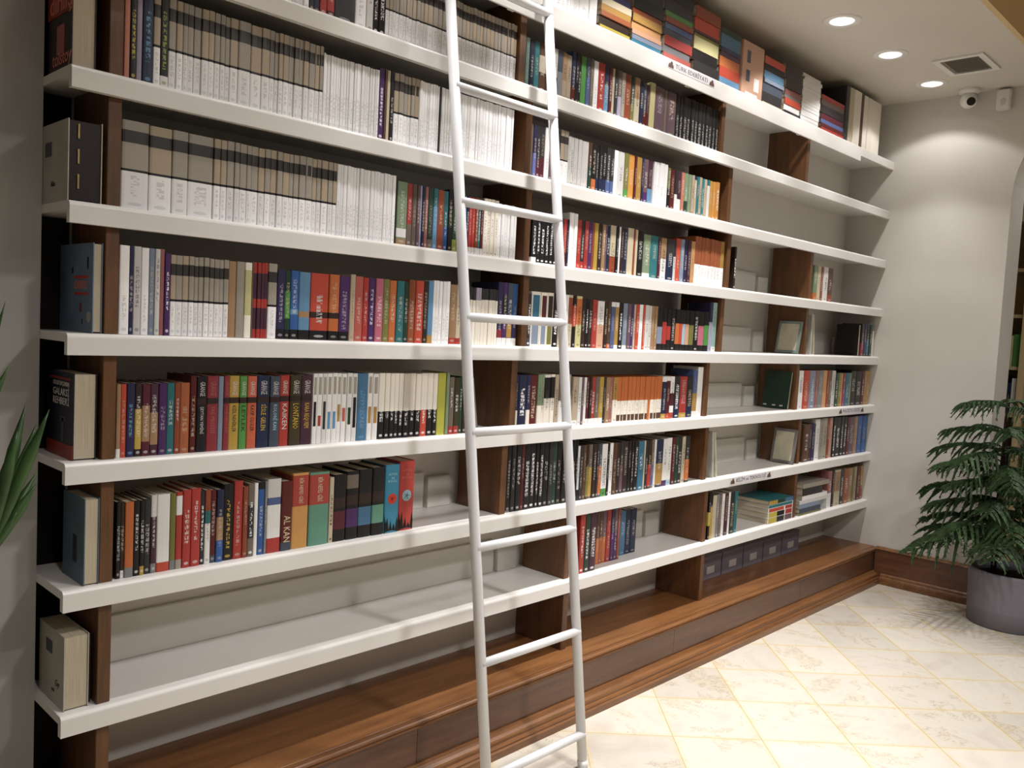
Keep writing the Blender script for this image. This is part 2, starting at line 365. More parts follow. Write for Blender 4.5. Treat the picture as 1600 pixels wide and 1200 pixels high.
# dome camera and motion sensor
cc = empty('security_camera', (5.907, -.452, CEIL)); tag(cc, 'small white dome security camera with round black lens on the ceiling', 'security camera')
bm = bmesh.new(); rr = lathe(bm, [(.060, -.0005), (.062, -.012), (.054, -.024), (.044, -.03)], 32); bm.faces.new(rr[-1][::-1]); link('mount', mesh('mount', bm, M['white_plastic']), cc)
bm = bmesh.new(); bmesh.ops.create_uvsphere(bm, u_segments=24, v_segments=16, radius=.05, matrix=Matrix.Translation((0, 0, -.062))); link('ball', mesh('ball', bm, M['white_plastic'], smooth=True), cc)
d = Vector((-.72, -.55, -.42)).normalized(); bm = bmesh.new(); p0 = Vector((0, 0, -.062)); tube(bm, [p0+d*.036, p0+d*.0505], [.026, .024], 20); lens = link('lens', mesh('lens', bm, M['black']), cc)
ms = empty('motion_sensor', (5.999, -.632, 3.085)); tag(ms, 'small white box sensor on the wall near the ceiling corner', 'sensor')
bx('body', (-.052, -.012, -.038, .038, -.065, .055), M['white_plastic'], ms, .006); bx('bracket', (-.0118, 0, -.015, .015, .0, .062), M['white_plastic'], ms)
bm = bmesh.new(); bmesh.ops.create_uvsphere(bm, u_segments=14, v_segments=8, radius=.016, matrix=Matrix.Translation((-.05, 0, -.02)) @ Matrix.Diagonal((.4, 1, 1.4, 1))); link('window', mesh('window', bm, M['wall'], smooth=True), ms)

# ------------------------------------------------------------------ signs on the shelf fronts
def to_mesh(o):
    me = bpy.data.meshes.new_from_object(o.evaluated_get(bpy.context.evaluated_depsgraph_get())); par, ml, nm = o.parent, o.matrix_basis.copy(), o.name
    bpy.data.objects.remove(o); q = bpy.data.objects.new(nm, me); C.objects.link(q); q.parent = par; q.matrix_basis = ml; return q
def text(name, body, size, mat, parent, loc, rot, ext=.0003, align='CENTER', wfit=None, shear=0):
    cu = bpy.data.curves.new(name, 'FONT'); cu.body = body; cu.size = size; cu.extrude = ext; cu.align_x = align; cu.align_y = 'CENTER'; cu.resolution_u = 2; cu.shear = shear
    cu.materials.append(mat); o = link(name, cu, parent, loc, rot)
    bpy.context.view_layer.update(); w_ = o.dimensions.x or 1
    o = to_mesh(o)
    if wfit: o.scale = (wfit/w_, 1, 1)
    return o
def sign(x0, x1, z, body, label):
    r = empty('shelf_sign', ((x0+x1)/2, 0, z)); tag(r, label, 'sign', 'printed category signs on the shelf fronts'); w = (x1-x0)/2
    bx('plate', (-w, w, -.0012, -.0003, -.0175, .0175), M['plaque'], r)
    text('lettering', body, .027, M['ink'], r, (0, -.0015, 0), (PI/2, 0, 0), wfit=2*w-.13)
    for s in (-1, 1):
        bm = bmesh.new(); cx = s*(w-.028)
        for a, b, c_, d_ in ((-.02, .02, -.014, -.004), (-.016, -.004, -.004, .004), (-.004, .012, -.004, .007), (.012, .018, -.004, .001)): box(bm, cx+a, cx+b, -.0019, -.0013, c_, d_)
        vs = [bm.verts.new((cx+p[0], y, p[1])) for y in (-.0019, -.0013) for p in ((-.006, .0072), (.014, .0072), (.004, .015))]
        bm.faces.new(vs[:3]); bm.faces.new(vs[3:][::-1])
        for i in range(3): bm.faces.new((vs[i], vs[(i+1) % 3], vs[3+(i+1) % 3], vs[3+i]))
        link('emblem', mesh('emblem', bm, M['emblem']), r)
sign(3.374, 3.767, 2.752, 'TÜRK EDEBİYATI', 'white shelf sign with small castle emblems on the topmost shelf')
sign(4.158, 4.606, .833, 'BİLİM ve TEKNOLOJİ', 'white shelf sign with castle emblems on the second lowest shelf')
sign(5.430, 5.821, 1.153, 'POLİSİYE DİZİSİ', 'white shelf sign with castle emblems near the right-hand wall')

# ------------------------------------------------------------------ books
def spine_uv(bm, x0=0., x1=1.):
    lay = bm.loops.layers.uv.new('UVMap')
    for f in bm.faces:
        for l in f.loops:
            co = l.vert.co; u = co.x if abs(f.normal.x) < .8 and co.y < .12 and f.normal.y < -.2 else 9.0
            l[lay].uv = (u, co.z)
def cover_mesh():
    """unit book, spine towards -y: rounded spine, two boards, open inside for the page block"""
    bm = bmesh.new()
    pr = [(0, 1), (0, .03), (.03, .012), (.12, .004), (.5, 0), (.88, .004), (.97, .012), (1, .03), (1, 1), (.95, 1), (.95, .035), (.05, .035), (.05, 1)]
    a = [bm.verts.new((x, y, 0)) for x, y in pr]; b = [bm.verts.new((x, y, 1)) for x, y in pr]; n = len(pr)
    for i in range(n): bm.faces.new((a[i], a[(i+1) % n], b[(i+1) % n], b[i]))
    for q in (a, b):
        for idx in ((12, 0, 1, 11), (11, 1, 2, 3, 4, 5, 6, 7, 10), (10, 7, 8, 9)): bm.faces.new([q[i] for i in idx])
    bmesh.ops.recalc_face_normals(bm, faces=bm.faces[:]); bm.normal_update(); spine_uv(bm)
    me = bpy.data.meshes.new('book_cover'); bm.to_mesh(me); bm.free(); me.materials.append(M['cover']); return me
COVER = cover_mesh()
bm = bmesh.new(); box(bm, .0505, .9495, .036, .985, .012, .988); PAGES = mesh('pages', bm, M['pages'])
COL = {"slip": "3a3531", "white": "efedec", "palegrey": "cac6c2", "chalk": "dfdcd8", "ivory": "e6ddcd", "stone": "a99f90", "navy": "1b2748", "charcoal": "2c2a2c", "red": "b32c20", "darkred": "5e1414", "black": "161315", "mint": "8fb5ad", "teal": "1f7277", "brown": "5b3b26", "cream": "cfc0a0", "photogrey": "77777a", "slate": "454d5c", "beige": "b8a489", "tan": "a98258", "green": "4f9440", "slateblue": "4b5f93", "taupe": "75665a", "skyblue": "5f94bd", "palelilac": "aaa5bd", "rust": "98421f", "darkgreen": "22402f", "olive": "7c7a36", "plum": "4a2638", "paleyellow": "cfc78a", "mauve": "6e545f", "salmon": "c97a5e", "yellow": "c9b42e", "lilac": "a598ae", "lime": "9aa83c", "purple": "4d2263", "indigo": "2a2650", "periwinkle": "6672b8", "maroon": "5a1a2a", "orange": "cd6a1e", "amber": "cf8a2a", "ochre": "b58733", "crimson": "8e2630", "orangered": "c8401f", "blue": "2359a0", "dustyrose": "a5625f", "sage": "7f9470", "red2": "a02020", "darkbrown": "35221c", "mustard": "c0992c", "lightslate": "8391a8", "apricot": "d59a5c", "peach": "d5a183", "lightblue": "9fc4d4", "coral": "c65a4c", "pink": "c9647c", "copper": "a9592a", "tealblue": "2b6f8c", "gold": "c8a53c", "coralorange": "cc5c35", "darkolive": "453a20", "steel": "3f7296", "limeyellow": "b5b32c", "magenta": "a02a68", "honey": "cf9440", "brick": "b03a28", "seagreen": "5f9a82", "cerulean": "2384a4", "scarlet": "cc3a30"}
def mute(c):
    m = sum(c)/3; sat = (max(c)-min(c))/max(max(c), 1e-4); k_ = .86 if sat > .25 else 1
    return tuple((m+(v-m)*.86)*k_ for v in c)
COL = {a: mute(lin(b)) for a, b in COL.items()}
WORD = {"palegrey": "pale grey", "paleyellow": "pale yellow", "skyblue": "sky blue", "darkred": "dark red", "darkgreen": "dark green", "photogrey": "mid grey", "slateblue": "slate blue", "palelilac": "pale lilac", "dustyrose": "dusty rose", "orangered": "orange-red", "darkbrown": "dark brown", "lightslate": "light slate", "lightblue": "light blue", "tealblue": "teal blue", "coralorange": "coral orange", "darkolive": "dark olive", "limeyellow": "lime yellow", "seagreen": "sea green", "chalk": "off-white", "red2": "red"}
ORD = ['first', 'second', 'third', 'fourth', 'fifth', 'sixth', 'seventh', 'eighth', 'ninth', 'tenth', 'eleventh', 'twelfth', 'thirteenth', 'fourteenth', 'fifteenth', 'sixteenth', 'seventeenth', 'eighteenth', 'nineteenth', 'twentieth']
TENS = {2: 'twenty', 3: 'thirty', 4: 'forty', 5: 'fifty', 6: 'sixty', 7: 'seventy', 8: 'eighty', 9: 'ninety'}
def ordn(i):
    if i < 20: return ORD[i]
    t_, u_ = divmod(i+1, 10)
    return TENS[t_][:-1]+'ieth' if u_ == 0 else TENS[t_]+'-'+ORD[u_-1]
SHN = {8: 'top', 7: 'second', 6: 'third', 5: 'fourth', 4: 'fifth', 3: 'sixth', 2: 'seventh', 1: 'lowest'}
BAYN = dict(L='left bay', M='middle bay', N='beside third divider', R='far bay', F='beside the wall', W='left end', E='by the wall')
TITLES = {}
def put_book(b, i):
    k_, x, w, h, y, st, c0, bands, tcn = b; n, bay = int(k_[0]), k_[1]
    white = st in 'Ww' or c0 == 'white'
    dep = {'W': .135, 'w': .135}.get(st, random.uniform(.125, .15))
    if n == 8: dep = .16
    name = 'white_paperback' if white else ('paperback' if w < .0205 else 'book')
    o = bpy.data.objects.new(name, COVER); C.objects.link(o)
    o.location = (x+w*.015, y+random.uniform(0, .004), zs(n)+.0006); o.scale = (w*.965, dep, h)
    if i in LEAN: o.rotation_euler = (0, LEAN[i], 0)
    c = lambda nm: list(COL[nm]); B = []
    if st == 'W':
        t_ = random.choice(('stone', 'beige', 'stone')); B = [(.44, 1.01, t_, 9), (.75, .89, 'slip', 9), (.424, .452, 'black', 9)]
        if random.random() < .10: B[1] = (.75, .89, 'slip', .3)
    elif st == 'S': B = [(.42, 1.01, 'copper' if random.random() < .8 else 'ochre', 9), (0, .06, 'chalk', 9)]
    elif st == 'O': B = [(.47, 1.01, 'orange', 9), (.02, .16, 'brown', .42)]
    else:
        for lo, hi, cn in bands:
            hw_ = .5 if st in 'FK' else 9
            if st == 'F': hw_ = .36
            if st == 'K' : hw_ = .30
            B.append((lo, hi, cn, hw_))
        if st == 'G': B.append((.63, .71, 'darkbrown', 9))
    for j in range(4):
        if j < len(B):
            lo, hi, cn, hw_ = B[j]; o['r%d' % (j+1)] = [(lo+hi)/2, (hi-lo)/2, float(hw_)]; o['c%d' % (j+1)] = c(cn)
        else: o['r%d' % (j+1)] = [-5., 0., 0.]; o['c%d' % (j+1)] = [0., 0., 0.]
    base = COL[c0]; j_ = random.uniform(.9, 1.08); o['c0'] = [min(1, v*j_) for v in base]
    lum = sum(base)/3
    strength = .85
    if white or st in 'WwS': tc_ = 'photogrey'; rng = (.26, .12) if st in 'WS' else (.30, random.uniform(.10, .2)); strength = .32
    elif st == 'O': tc_ = 'darkbrown'; rng = (.33, .1); strength = .3
    elif tcn and tcn != '0': tc_ = tcn; rng = (random.uniform(.45, .55), random.uniform(.22, .32))
    elif tcn == '0': tc_ = 'chalk'; rng = (.5, .2); strength = 0.
    else:
        tc_ = random.choice(('chalk', 'palegrey', 'cream')) if lum < .28 else random.choice(('darkbrown', 'charcoal', 'slate')); rng = (random.uniform(.45, .65), random.uniform(.15, .3)); strength = random.uniform(.35, .75)
        if w < .009: strength *= .6
    if st == 'G': strength = 0.
    if st == 'D': tc_ = 'palegrey'; rng = (.30, .24); strength = .6
    if st == 'K': strength = 0.
    o['ct'] = c(tc_); o['tx'] = [rng[0], rng[1], random.uniform(34, 60)]; o['ty'] = [random.uniform(.16, .26) if w > .012 else .3, strength, random.random()*50]
    p = bpy.data.objects.new('pages', PAGES); C.objects.link(p); p.parent = o
    return o, B, white
DATA = """7L 1.4435 0.0203 0.1987 0.03 W white - 0
7L 1.4639 0.022 0.1996 0.03 W white - 0
7L 1.4859 0.0176 0.1991 0.03 W white - 0
7L 1.5035 0.0199 0.1998 0.03 W white - 0
7L 1.5234 0.024 0.1999 0.03 W white - 0
7L 1.5474 0.024 0.1982 0.03 W white - 0
7L 1.5714 0.0158 0.198 0.03 W white - 0
7L 1.5872 0.0167 0.2005 0.03 W white - 0
7L 1.6039 0.0173 0.1988 0.03 p navy 0:0.3:charcoal -
7L 1.6212 0.0197 0.1987 0.03 p navy - -
7L 1.6409 0.0244 0.201 0.03 p red - -
7L 1.6653 0.027 0.1994 0.03 p red 0:0.1:darkred -
7L 1.6923 0.074 0.2005 0.03 p charcoal - -
7L 1.7664 0.0406 0.1994 0.03 p white - -
7L 1.807 0.0268 0.1999 0.03 p palegrey - -
7L 1.8337 0.0222 0.1985 0.03 p black - white
7L 1.8559 0.025 0.1999 0.03 p black - white
7L 1.8809 0.0146 0.2006 0.03 W white - -
7L 1.8955 0.0123 0.1996 0.03 W white - -
7L 1.9078 0.0135 0.2002 0.03 W white - -
7L 1.9213 0.0125 0.2 0.03 W white - -
7L 1.9338 0.0156 0.1982 0.03 W white - -
7L 1.9494 0.0137 0.2003 0.03 W white - -
7L 1.9631 0.0115 0.1998 0.03 W white - -
7L 1.9747 0.0145 0.1989 0.03 W white - -
7L 1.9892 0.0163 0.1981 0.03 W white - -
7L 2.0055 0.0157 0.2006 0.03 W white - -
7L 2.0211 0.0149 0.1994 0.03 W white - -
7L 2.036 0.0164 0.2002 0.03 W white - -
7L 2.0525 0.0216 0.2006 0.03 W white - -
7L 2.0741 0.022 0.2001 0.03 W white - -
7L 2.0961 0.0191 0.2008 0.03 W white - -
7L 2.1152 0.0213 0.1992 0.03 W white - -
7L 2.1365 0.0207 0.2004 0.03 W white - -
7L 2.1572 0.0164 0.1993 0.03 W white - -
7L 2.1736 0.0137 0.2008 0.03 W white - -
7L 2.1872 0.0189 0.2006 0.03 W white - -
7L 2.2062 0.018 0.1983 0.03 W white - -
7L 2.2242 0.0162 0.1984 0.03 W white - -
7L 2.2404 0.0149 0.1987 0.03 W white - -
7L 2.2553 0.0166 0.2009 0.03 W white - -
7L 2.272 0.0172 0.1993 0.03 W white - -
7L 2.2892 0.0153 0.1999 0.03 W white - -
7L 2.3045 0.0155 0.1989 0.03 W white - -
7L 2.3201 0.0171 0.1995 0.03 W white - -
7L 2.3372 0.0209 0.1992 0.03 W white - -
7L 2.358 0.0183 0.1991 0.03 W white - -
7L 2.3764 0.0155 0.1998 0.03 W white - -
7L 2.3918 0.0159 0.1998 0.03 W white - -
7L 2.4078 0.0176 0.2007 0.03 W white - -
7L 2.4254 0.0152 0.2 0.03 W white - -
7L 2.4406 0.0152 0.2008 0.03 W white - -
7L 2.4558 0.0182 0.2006 0.03 W white - -
7M 2.5222 0.0208 0.176 0.03 p mint - -
7M 2.5429 0.028 0.175 0.03 p navy - -
7M 2.5709 0.0283 0.1735 0.03 p teal - -
7M 2.5993 0.0396 0.1756 0.03 p brown 0.4:0.75:cream -
7M 2.6389 0.0292 0.1759 0.03 p stone 0:0.4:brown -
7M 2.6681 0.0333 0.1757 0.03 p palegrey 0.1:0.4:slate -
7M 2.7014 0.03 0.1747 0.03 p photogrey 0.55:1:slate 0
7M 2.7315 0.0266 0.1752 0.03 p beige 0.4:1:tan -
7M 2.7581 0.0269 0.1736 0.03 p beige - -
7M 2.785 0.0233 0.1937 0.03 p navy 0:0.3:darkred -
7M 2.8083 0.0196 0.193 0.03 p black - -
7M 2.8279 0.0158 0.1921 0.03 p black - -
7M 2.8438 0.0319 0.1914 0.03 p green - 0
7M 2.8757 0.0242 0.1938 0.03 p slateblue 0.6:1:slate -
7M 2.8999 0.0204 0.1942 0.03 p taupe - -
7M 2.9203 0.0288 0.1915 0.03 p white - -
7M 2.9492 0.0418 0.1937 0.03 p red - -
7M 2.991 0.0297 0.1925 0.03 p navy 0:0.6:skyblue -
7M 3.0207 0.0214 0.1917 0.03 p darkred - -
7M 3.0422 0.0173 0.1921 0.03 p cream - -
7M 3.0595 0.0218 0.1936 0.03 p charcoal - -
7M 3.0812 0.0264 0.1939 0.03 p taupe 0:0.45:palelilac -
7M 3.1076 0.0222 0.1914 0.03 p stone - -
7M 3.1298 0.045 0.1931 0.03 p rust - -
7M 3.1749 0.0228 0.1914 0.03 p darkgreen 0:0.4:olive -
7M 3.1977 0.0369 0.1934 0.03 p cream 0.55:1:tan -
7M 3.2346 0.0281 0.1816 0.03 p navy - -
7M 3.2627 0.0236 0.1833 0.03 p slate 0:0.35:darkred -
7M 3.2863 0.0238 0.1836 0.03 p plum 0:0.4:darkred -
7M 3.3102 0.0386 0.2001 0.03 p paleyellow - 0
7M 3.3488 0.074 0.1943 0.03 p mauve - -
7M 3.4227 0.0201 0.1922 0.03 p taupe - 0
7M 3.4428 0.0715 0.1915 0.03 p mauve - -
7M 3.5143 0.0312 0.1979 0.03 D black - -
7M 3.5455 0.0243 0.1962 0.03 D black - -
7M 3.5698 0.0342 0.1967 0.03 D black - -
7M 3.604 0.0329 0.1973 0.03 D black - -
7M 3.6369 0.0312 0.1979 0.03 D black - -
7M 3.6681 0.0275 0.1966 0.03 D black - -
7M 3.6957 0.0329 0.1962 0.03 D black - -
7M 3.7286 0.0315 0.1987 0.03 D black - -
7M 3.7601 0.0302 0.1971 0.03 D black - -
7M 3.7903 0.034 0.199 0.03 D black - -
7M 3.8243 0.0298 0.1988 0.03 D black - -
7M 3.8542 0.0258 0.1973 0.03 D black - -
6L 1.0823 0.0142 0.2301 0.03 p salmon - 0
6L 1.0965 0.0159 0.2302 0.03 p black - yellow
6L 1.1125 0.0145 0.2306 0.03 p lilac - 0
6L 1.1269 0.0277 0.2305 0.03 p navy - skyblue
6L 1.1547 0.0182 0.2304 0.03 W white - -
6L 1.1729 0.0218 0.2305 0.03 p black 0:0.13:chalk lime
6L 1.1947 0.0201 0.2315 0.03 W white - -
6L 1.2148 0.0173 0.2302 0.03 W white - -
6L 1.2321 0.0132 0.23 0.03 W white - -
6L 1.2453 0.0168 0.2308 0.03 W white - -
6L 1.2621 0.0208 0.2294 0.03 W white - -
6L 1.2829 0.0195 0.2296 0.03 W white - -
6L 1.3024 0.0168 0.2316 0.03 W white - -
6L 1.3192 0.0165 0.2302 0.03 W white - -
6L 1.3357 0.0143 0.2303 0.03 W white - -
6L 1.35 0.014 0.2287 0.03 W white - -
6L 1.364 0.0241 0.2299 0.03 W white - -
6L 1.3881 0.0378 0.2304 0.03 W white - -
6L 1.426 0.0336 0.2287 0.03 W white - -
6L 1.4596 0.0253 0.2305 0.03 W white - -
6L 1.4848 0.0157 0.2306 0.03 W white - -
6L 1.5006 0.0125 0.2289 0.03 W white - -
6L 1.5131 0.0139 0.2306 0.03 W white - -
6L 1.527 0.0186 0.2301 0.03 W white - -
6L 1.5456 0.0178 0.2307 0.03 W white - -
6L 1.5634 0.0163 0.2297 0.03 W white - -
6L 1.5798 0.0145 0.2308 0.03 W white - -
6L 1.5943 0.0179 0.2309 0.03 W white - -
6L 1.6121 0.0206 0.2288 0.03 W white - -
6L 1.6327 0.0159 0.2289 0.03 W white - -
6L 1.6486 0.0127 0.2307 0.03 W white - -
6L 1.6613 0.0072 0.2142 0.03 w white - -
6L 1.6685 0.0073 0.212 0.03 w white - -
6L 1.6758 0.0117 0.2126 0.03 w white - -
6L 1.6875 0.0096 0.213 0.03 w white - -
6L 1.6972 0.0111 0.2122 0.03 w white - -
6L 1.7083 0.0077 0.2124 0.03 w white - -
6L 1.716 0.0082 0.2122 0.03 w white - -
6L 1.7242 0.0104 0.2124 0.03 w white - -
6L 1.7346 0.0114 0.2131 0.03 w white - -
6L 1.746 0.0086 0.2122 0.03 w white - -
6L 1.7546 0.0072 0.2124 0.03 w white - -
6L 1.7618 0.0113 0.2136 0.03 w white - -
6L 1.7731 0.0084 0.2113 0.03 w white - -
6L 1.7815 0.0106 0.213 0.03 w white - -
6L 1.7921 0.0077 0.2135 0.03 w white - -
6L 1.7998 0.0104 0.2122 0.03 w white - -
6L 1.8102 0.0111 0.2119 0.03 w white - -
6L 1.8213 0.0106 0.2137 0.03 w white - -
6L 1.8319 0.0087 0.212 0.03 w white - -
6L 1.8406 0.0106 0.2118 0.03 w white - -
6L 1.8511 0.0076 0.2126 0.03 w white - -
6L 1.8587 0.0085 0.2134 0.03 w white - -
6L 1.8672 0.0227 0.2218 0.03 p purple - white
6L 1.8899 0.0102 0.2225 0.03 p brown - 0
6L 1.9 0.0128 0.2225 0.03 p cream - 0
6L 1.9128 0.0154 0.224 0.03 p black - -
6L 1.9282 0.0193 0.222 0.03 W white - -
6L 1.9475 0.0209 0.2233 0.03 W white - -
6L 1.9684 0.0155 0.2212 0.03 W white - -
6L 1.9839 0.014 0.2217 0.03 W white - -
6L 1.9979 0.0143 0.2227 0.03 W white - -
6L 2.0122 0.0196 0.2234 0.03 W white - -
6L 2.0318 0.0131 0.2221 0.03 w white - -
6L 2.0449 0.0116 0.2214 0.03 w white - -
6L 2.0565 0.0104 0.2211 0.03 w white - -
6L 2.0668 0.0093 0.2223 0.03 w white - -
6L 2.0761 0.0124 0.2213 0.03 w white - -
6L 2.0885 0.0126 0.2231 0.03 w white - -
6L 2.1011 0.0082 0.2232 0.03 w white - -
6L 2.1093 0.0089 0.2213 0.03 w white - -
6L 2.1181 0.0086 0.2215 0.03 p black - 0
6L 2.1267 0.0158 0.2211 0.03 w white - -
6L 2.1425 0.012 0.2206 0.03 w white - -
6L 2.1545 0.0118 0.2211 0.03 w white - -
6L 2.1663 0.0128 0.2197 0.03 w white - -
6L 2.1791 0.0136 0.2191 0.03 w white - -
6L 2.1927 0.0104 0.2196 0.03 w white - -
6L 2.2032 0.0157 0.2211 0.03 w white - -
6L 2.2189 0.0136 0.2195 0.03 w white - -
6L 2.2325 0.0153 0.2197 0.03 w white - -
6L 2.2478 0.0114 0.22 0.03 w white - -
6L 2.2592 0.0167 0.22 0.03 w white - -
6L 2.2759 0.0151 0.2199 0.03 w white - -
6L 2.291 0.0122 0.2215 0.03 w white - -
6L 2.3032 0.0165 0.2192 0.03 w white - -
6L 2.3198 0.0148 0.2187 0.03 w white - -
6L 2.3345 0.0158 0.2215 0.03 w white - -
6L 2.3503 0.0101 0.2213 0.03 w white - -
6L 2.3604 0.0102 0.2217 0.03 w white - -
6L 2.3706 0.0151 0.22 0.03 w white - -
6L 2.3856 0.0119 0.2216 0.03 w white - -
6L 2.3976 0.0135 0.2215 0.03 w white - -
6L 2.411 0.0109 0.2194 0.03 w white - -
6L 2.4219 0.0168 0.2209 0.03 w white - -
6L 2.4387 0.0134 0.2212 0.03 w white - -
6L 2.452 0.0157 0.2207 0.03 w white - -
6L 2.4677 0.0103 0.2203 0.03 w white - -
6M 2.5712 0.0177 0.1939 0.03 p cream 0:1:taupe 0
6M 2.5889 0.0178 0.194 0.03 p indigo 0:0.45:periwinkle -
6M 2.6067 0.0216 0.1937 0.03 p charcoal 0:0.35:maroon -
6M 2.6283 0.0255 0.1932 0.03 p charcoal 0:0.4:maroon -
6M 2.6537 0.0257 0.1948 0.03 p white - -
6M 2.6795 0.0223 0.1939 0.03 p mauve - -
6M 2.7018 0.0263 0.1954 0.03 p maroon - -
6M 2.7281 0.0152 0.1931 0.03 p charcoal - -
6M 2.7432 0.0213 0.204 0.03 W white - -
6M 2.7645 0.0248 0.2033 0.03 W white - -
6M 2.7893 0.0172 0.1885 0.03 p palegrey - -
6M 2.8065 0.018 0.1884 0.03 p palegrey - -
6M 2.8244 0.0253 0.1884 0.03 w palegrey - -
6M 2.8498 0.0222 0.1874 0.03 w palegrey - -
6M 2.872 0.0253 0.1857 0.03 w palegrey - -
6M 2.8973 0.0194 0.1879 0.03 w palegrey - -
6M 2.9167 0.0205 0.188 0.03 p darkgreen 0.5:1:brown -
6M 2.9373 0.0291 0.1884 0.03 p black 0:0.25:orange -
6M 2.9663 0.0218 0.1895 0.03 p black 0:0.3:navy -
6M 2.9881 0.0228 0.1891 0.03 p black 0:0.3:navy -
6M 3.0109 0.0231 0.1887 0.03 p black 0:0.3:navy -
6M 3.0341 0.0299 0.1903 0.03 p charcoal 0:0.3:slateblue -
6M 3.064 0.0221 0.1893 0.03 p charcoal 0:0.3:slateblue -
6M 3.0861 0.0264 0.1889 0.03 p white - -
6M 3.1125 0.0447 0.1886 0.03 p palegrey - -
6M 3.1572 0.0318 0.1905 0.03 p olive 0:0.2:green -
6M 3.189 0.0414 0.1893 0.03 p amber - -
6M 3.2304 0.014 0.1902 0.03 p darkred - -
6M 3.2444 0.0376 0.1889 0.03 p ochre - -
6M 3.282 0.0142 0.1885 0.03 p navy - -
6M 3.2962 0.0335 0.1895 0.03 p mauve 0:0.25:purple -
6M 3.3298 0.034 0.1903 0.03 p plum 0:0.35:skyblue -
6M 3.3735 0.0197 0.1907 0.03 p white - -
6M 3.3932 0.0248 0.1926 0.03 p white - -
6M 3.418 0.0343 0.193 0.03 p white - -
6M 3.4523 0.0262 0.1926 0.03 p white - -
6M 3.4785 0.0256 0.1824 0.03 p olive 0:0.5:black -
6M 3.5041 0.0363 0.18 0.03 p darkred - -
6M 3.5404 0.021 0.1818 0.03 p white 0.4:1:charcoal -
6M 3.5614 0.0317 0.1825 0.03 p plum 0:0.3:chalk -
6M 3.5931 0.0267 0.1801 0.03 p salmon - -
6M 3.6198 0.0324 0.1808 0.03 p darkgreen 0.3:1:sage -
6M 3.6522 0.0273 0.1808 0.03 p sage - -
6M 3.6795 0.022 0.1815 0.03 p beige - -
6M 3.7016 0.0222 0.1812 0.03 p navy 0:0.9:beige -
6M 3.7238 0.0224 0.1814 0.03 p teal - -
6M 3.7462 0.0226 0.1823 0.03 p beige - -
6M 3.7688 0.0227 0.18 0.03 p teal - -
6M 3.7915 0.0229 0.1801 0.03 p beige - -
6M 3.8144 0.0231 0.1803 0.03 p teal 0:0.85:palegrey -
6M 3.8376 0.0292 0.1803 0.03 p ochre - -
6M 3.8667 0.0274 0.1802 0.03 p amber - -
6M 3.8941 0.0319 0.1829 0.03 p amber - -
5L 1.0796 0.0711 0.2204 0.03 W white - -
5L 1.1507 0.0607 0.2181 0.03 W white - -
5L 1.2114 0.0436 0.2193 0.03 W white - -
5L 1.255 0.0723 0.2188 0.03 W white - -
5L 1.3273 0.0195 0.2188 0.03 W white - -
5L 1.3468 0.0179 0.2189 0.03 W white - -
5L 1.3647 0.0222 0.2198 0.03 W white - -
5L 1.3869 0.0153 0.2196 0.03 W white - -
5L 1.4022 0.0219 0.2189 0.03 W white - -
5L 1.4241 0.014 0.2184 0.03 W white - -
5L 1.4381 0.0223 0.2188 0.03 W white - -
5L 1.4604 0.0204 0.2182 0.03 W white - -
5L 1.4808 0.0181 0.2195 0.03 W white - -
5L 1.4988 0.0203 0.22 0.03 W white - -
5L 1.5192 0.0182 0.219 0.03 W white - -
5L 1.5374 0.0214 0.2181 0.03 W white - -
5L 1.5588 0.0147 0.2184 0.03 W white - -
5L 1.5735 0.0187 0.219 0.03 W white - -
5L 1.5922 0.0223 0.2196 0.03 W white - -
5L 1.6145 0.0229 0.2202 0.03 W white - -
5L 1.6374 0.0158 0.219 0.03 W white - -
5L 1.6532 0.0161 0.2202 0.03 W white - -
5L 1.6694 0.0226 0.2197 0.03 W white - -
5L 1.692 0.0171 0.2191 0.03 W white - -
5L 1.7091 0.0142 0.219 0.03 W white - -
5L 1.7233 0.0134 0.2184 0.03 w white - -
5L 1.7366 0.0114 0.219 0.03 w white - -
5L 1.7481 0.0135 0.2182 0.03 w white - -
5L 1.7616 0.0118 0.219 0.03 w white - -
5L 1.7734 0.012 0.2183 0.03 w white - -
5L 1.7854 0.0115 0.2176 0.03 w white - -
5L 1.7968 0.0106 0.2185 0.03 w white - -
5L 1.8075 0.0146 0.219 0.03 w white - -
5L 1.822 0.0131 0.2171 0.03 w white - -
5L 1.8351 0.0138 0.2182 0.03 w white - -
5L 1.8489 0.0145 0.2182 0.03 w white - -
5L 1.8635 0.0104 0.2196 0.03 w white - -
5L 1.8738 0.0147 0.2197 0.03 w white - -
5L 1.8885 0.0143 0.218 0.03 w white - -
5L 1.9028 0.012 0.2196 0.03 w white - -
5L 1.9149 0.0124 0.2193 0.03 w white - -
5L 1.9273 0.0095 0.2177 0.03 w white - -
5L 1.9368 0.0137 0.2183 0.03 w white - -
5L 1.9505 0.0079 0.2173 0.03 p black - 0
5L 1.9584 0.0426 0.2042 0.03 p sage 0:0.1:tan,0.12:0.26:chalk -
5L 2.001 0.0217 0.2037 0.03 p taupe 0.35:1:red -
5L 2.0226 0.0191 0.2044 0.03 p taupe - -
5L 2.0417 0.0138 0.2041 0.03 p mauve - -
5L 2.0555 0.0083 0.2037 0.03 p palelilac - -
5L 2.0638 0.0111 0.2039 0.03 p navy - -
5L 2.075 0.014 0.2034 0.03 p dustyrose - -
5L 2.089 0.0226 0.202 0.03 p darkgreen 0:0.15:taupe -
5L 2.1116 0.02 0.2035 0.03 p teal 0:0.7:skyblue -
5L 2.1317 0.0289 0.2017 0.03 p rust - -
5L 2.1606 0.0205 0.2021 0.03 p blue 0.4:1:teal -
5L 2.1811 0.0207 0.2107 0.03 p black - -
5L 2.2018 0.0209 0.2086 0.03 p darkgreen 0:0.2:lime -
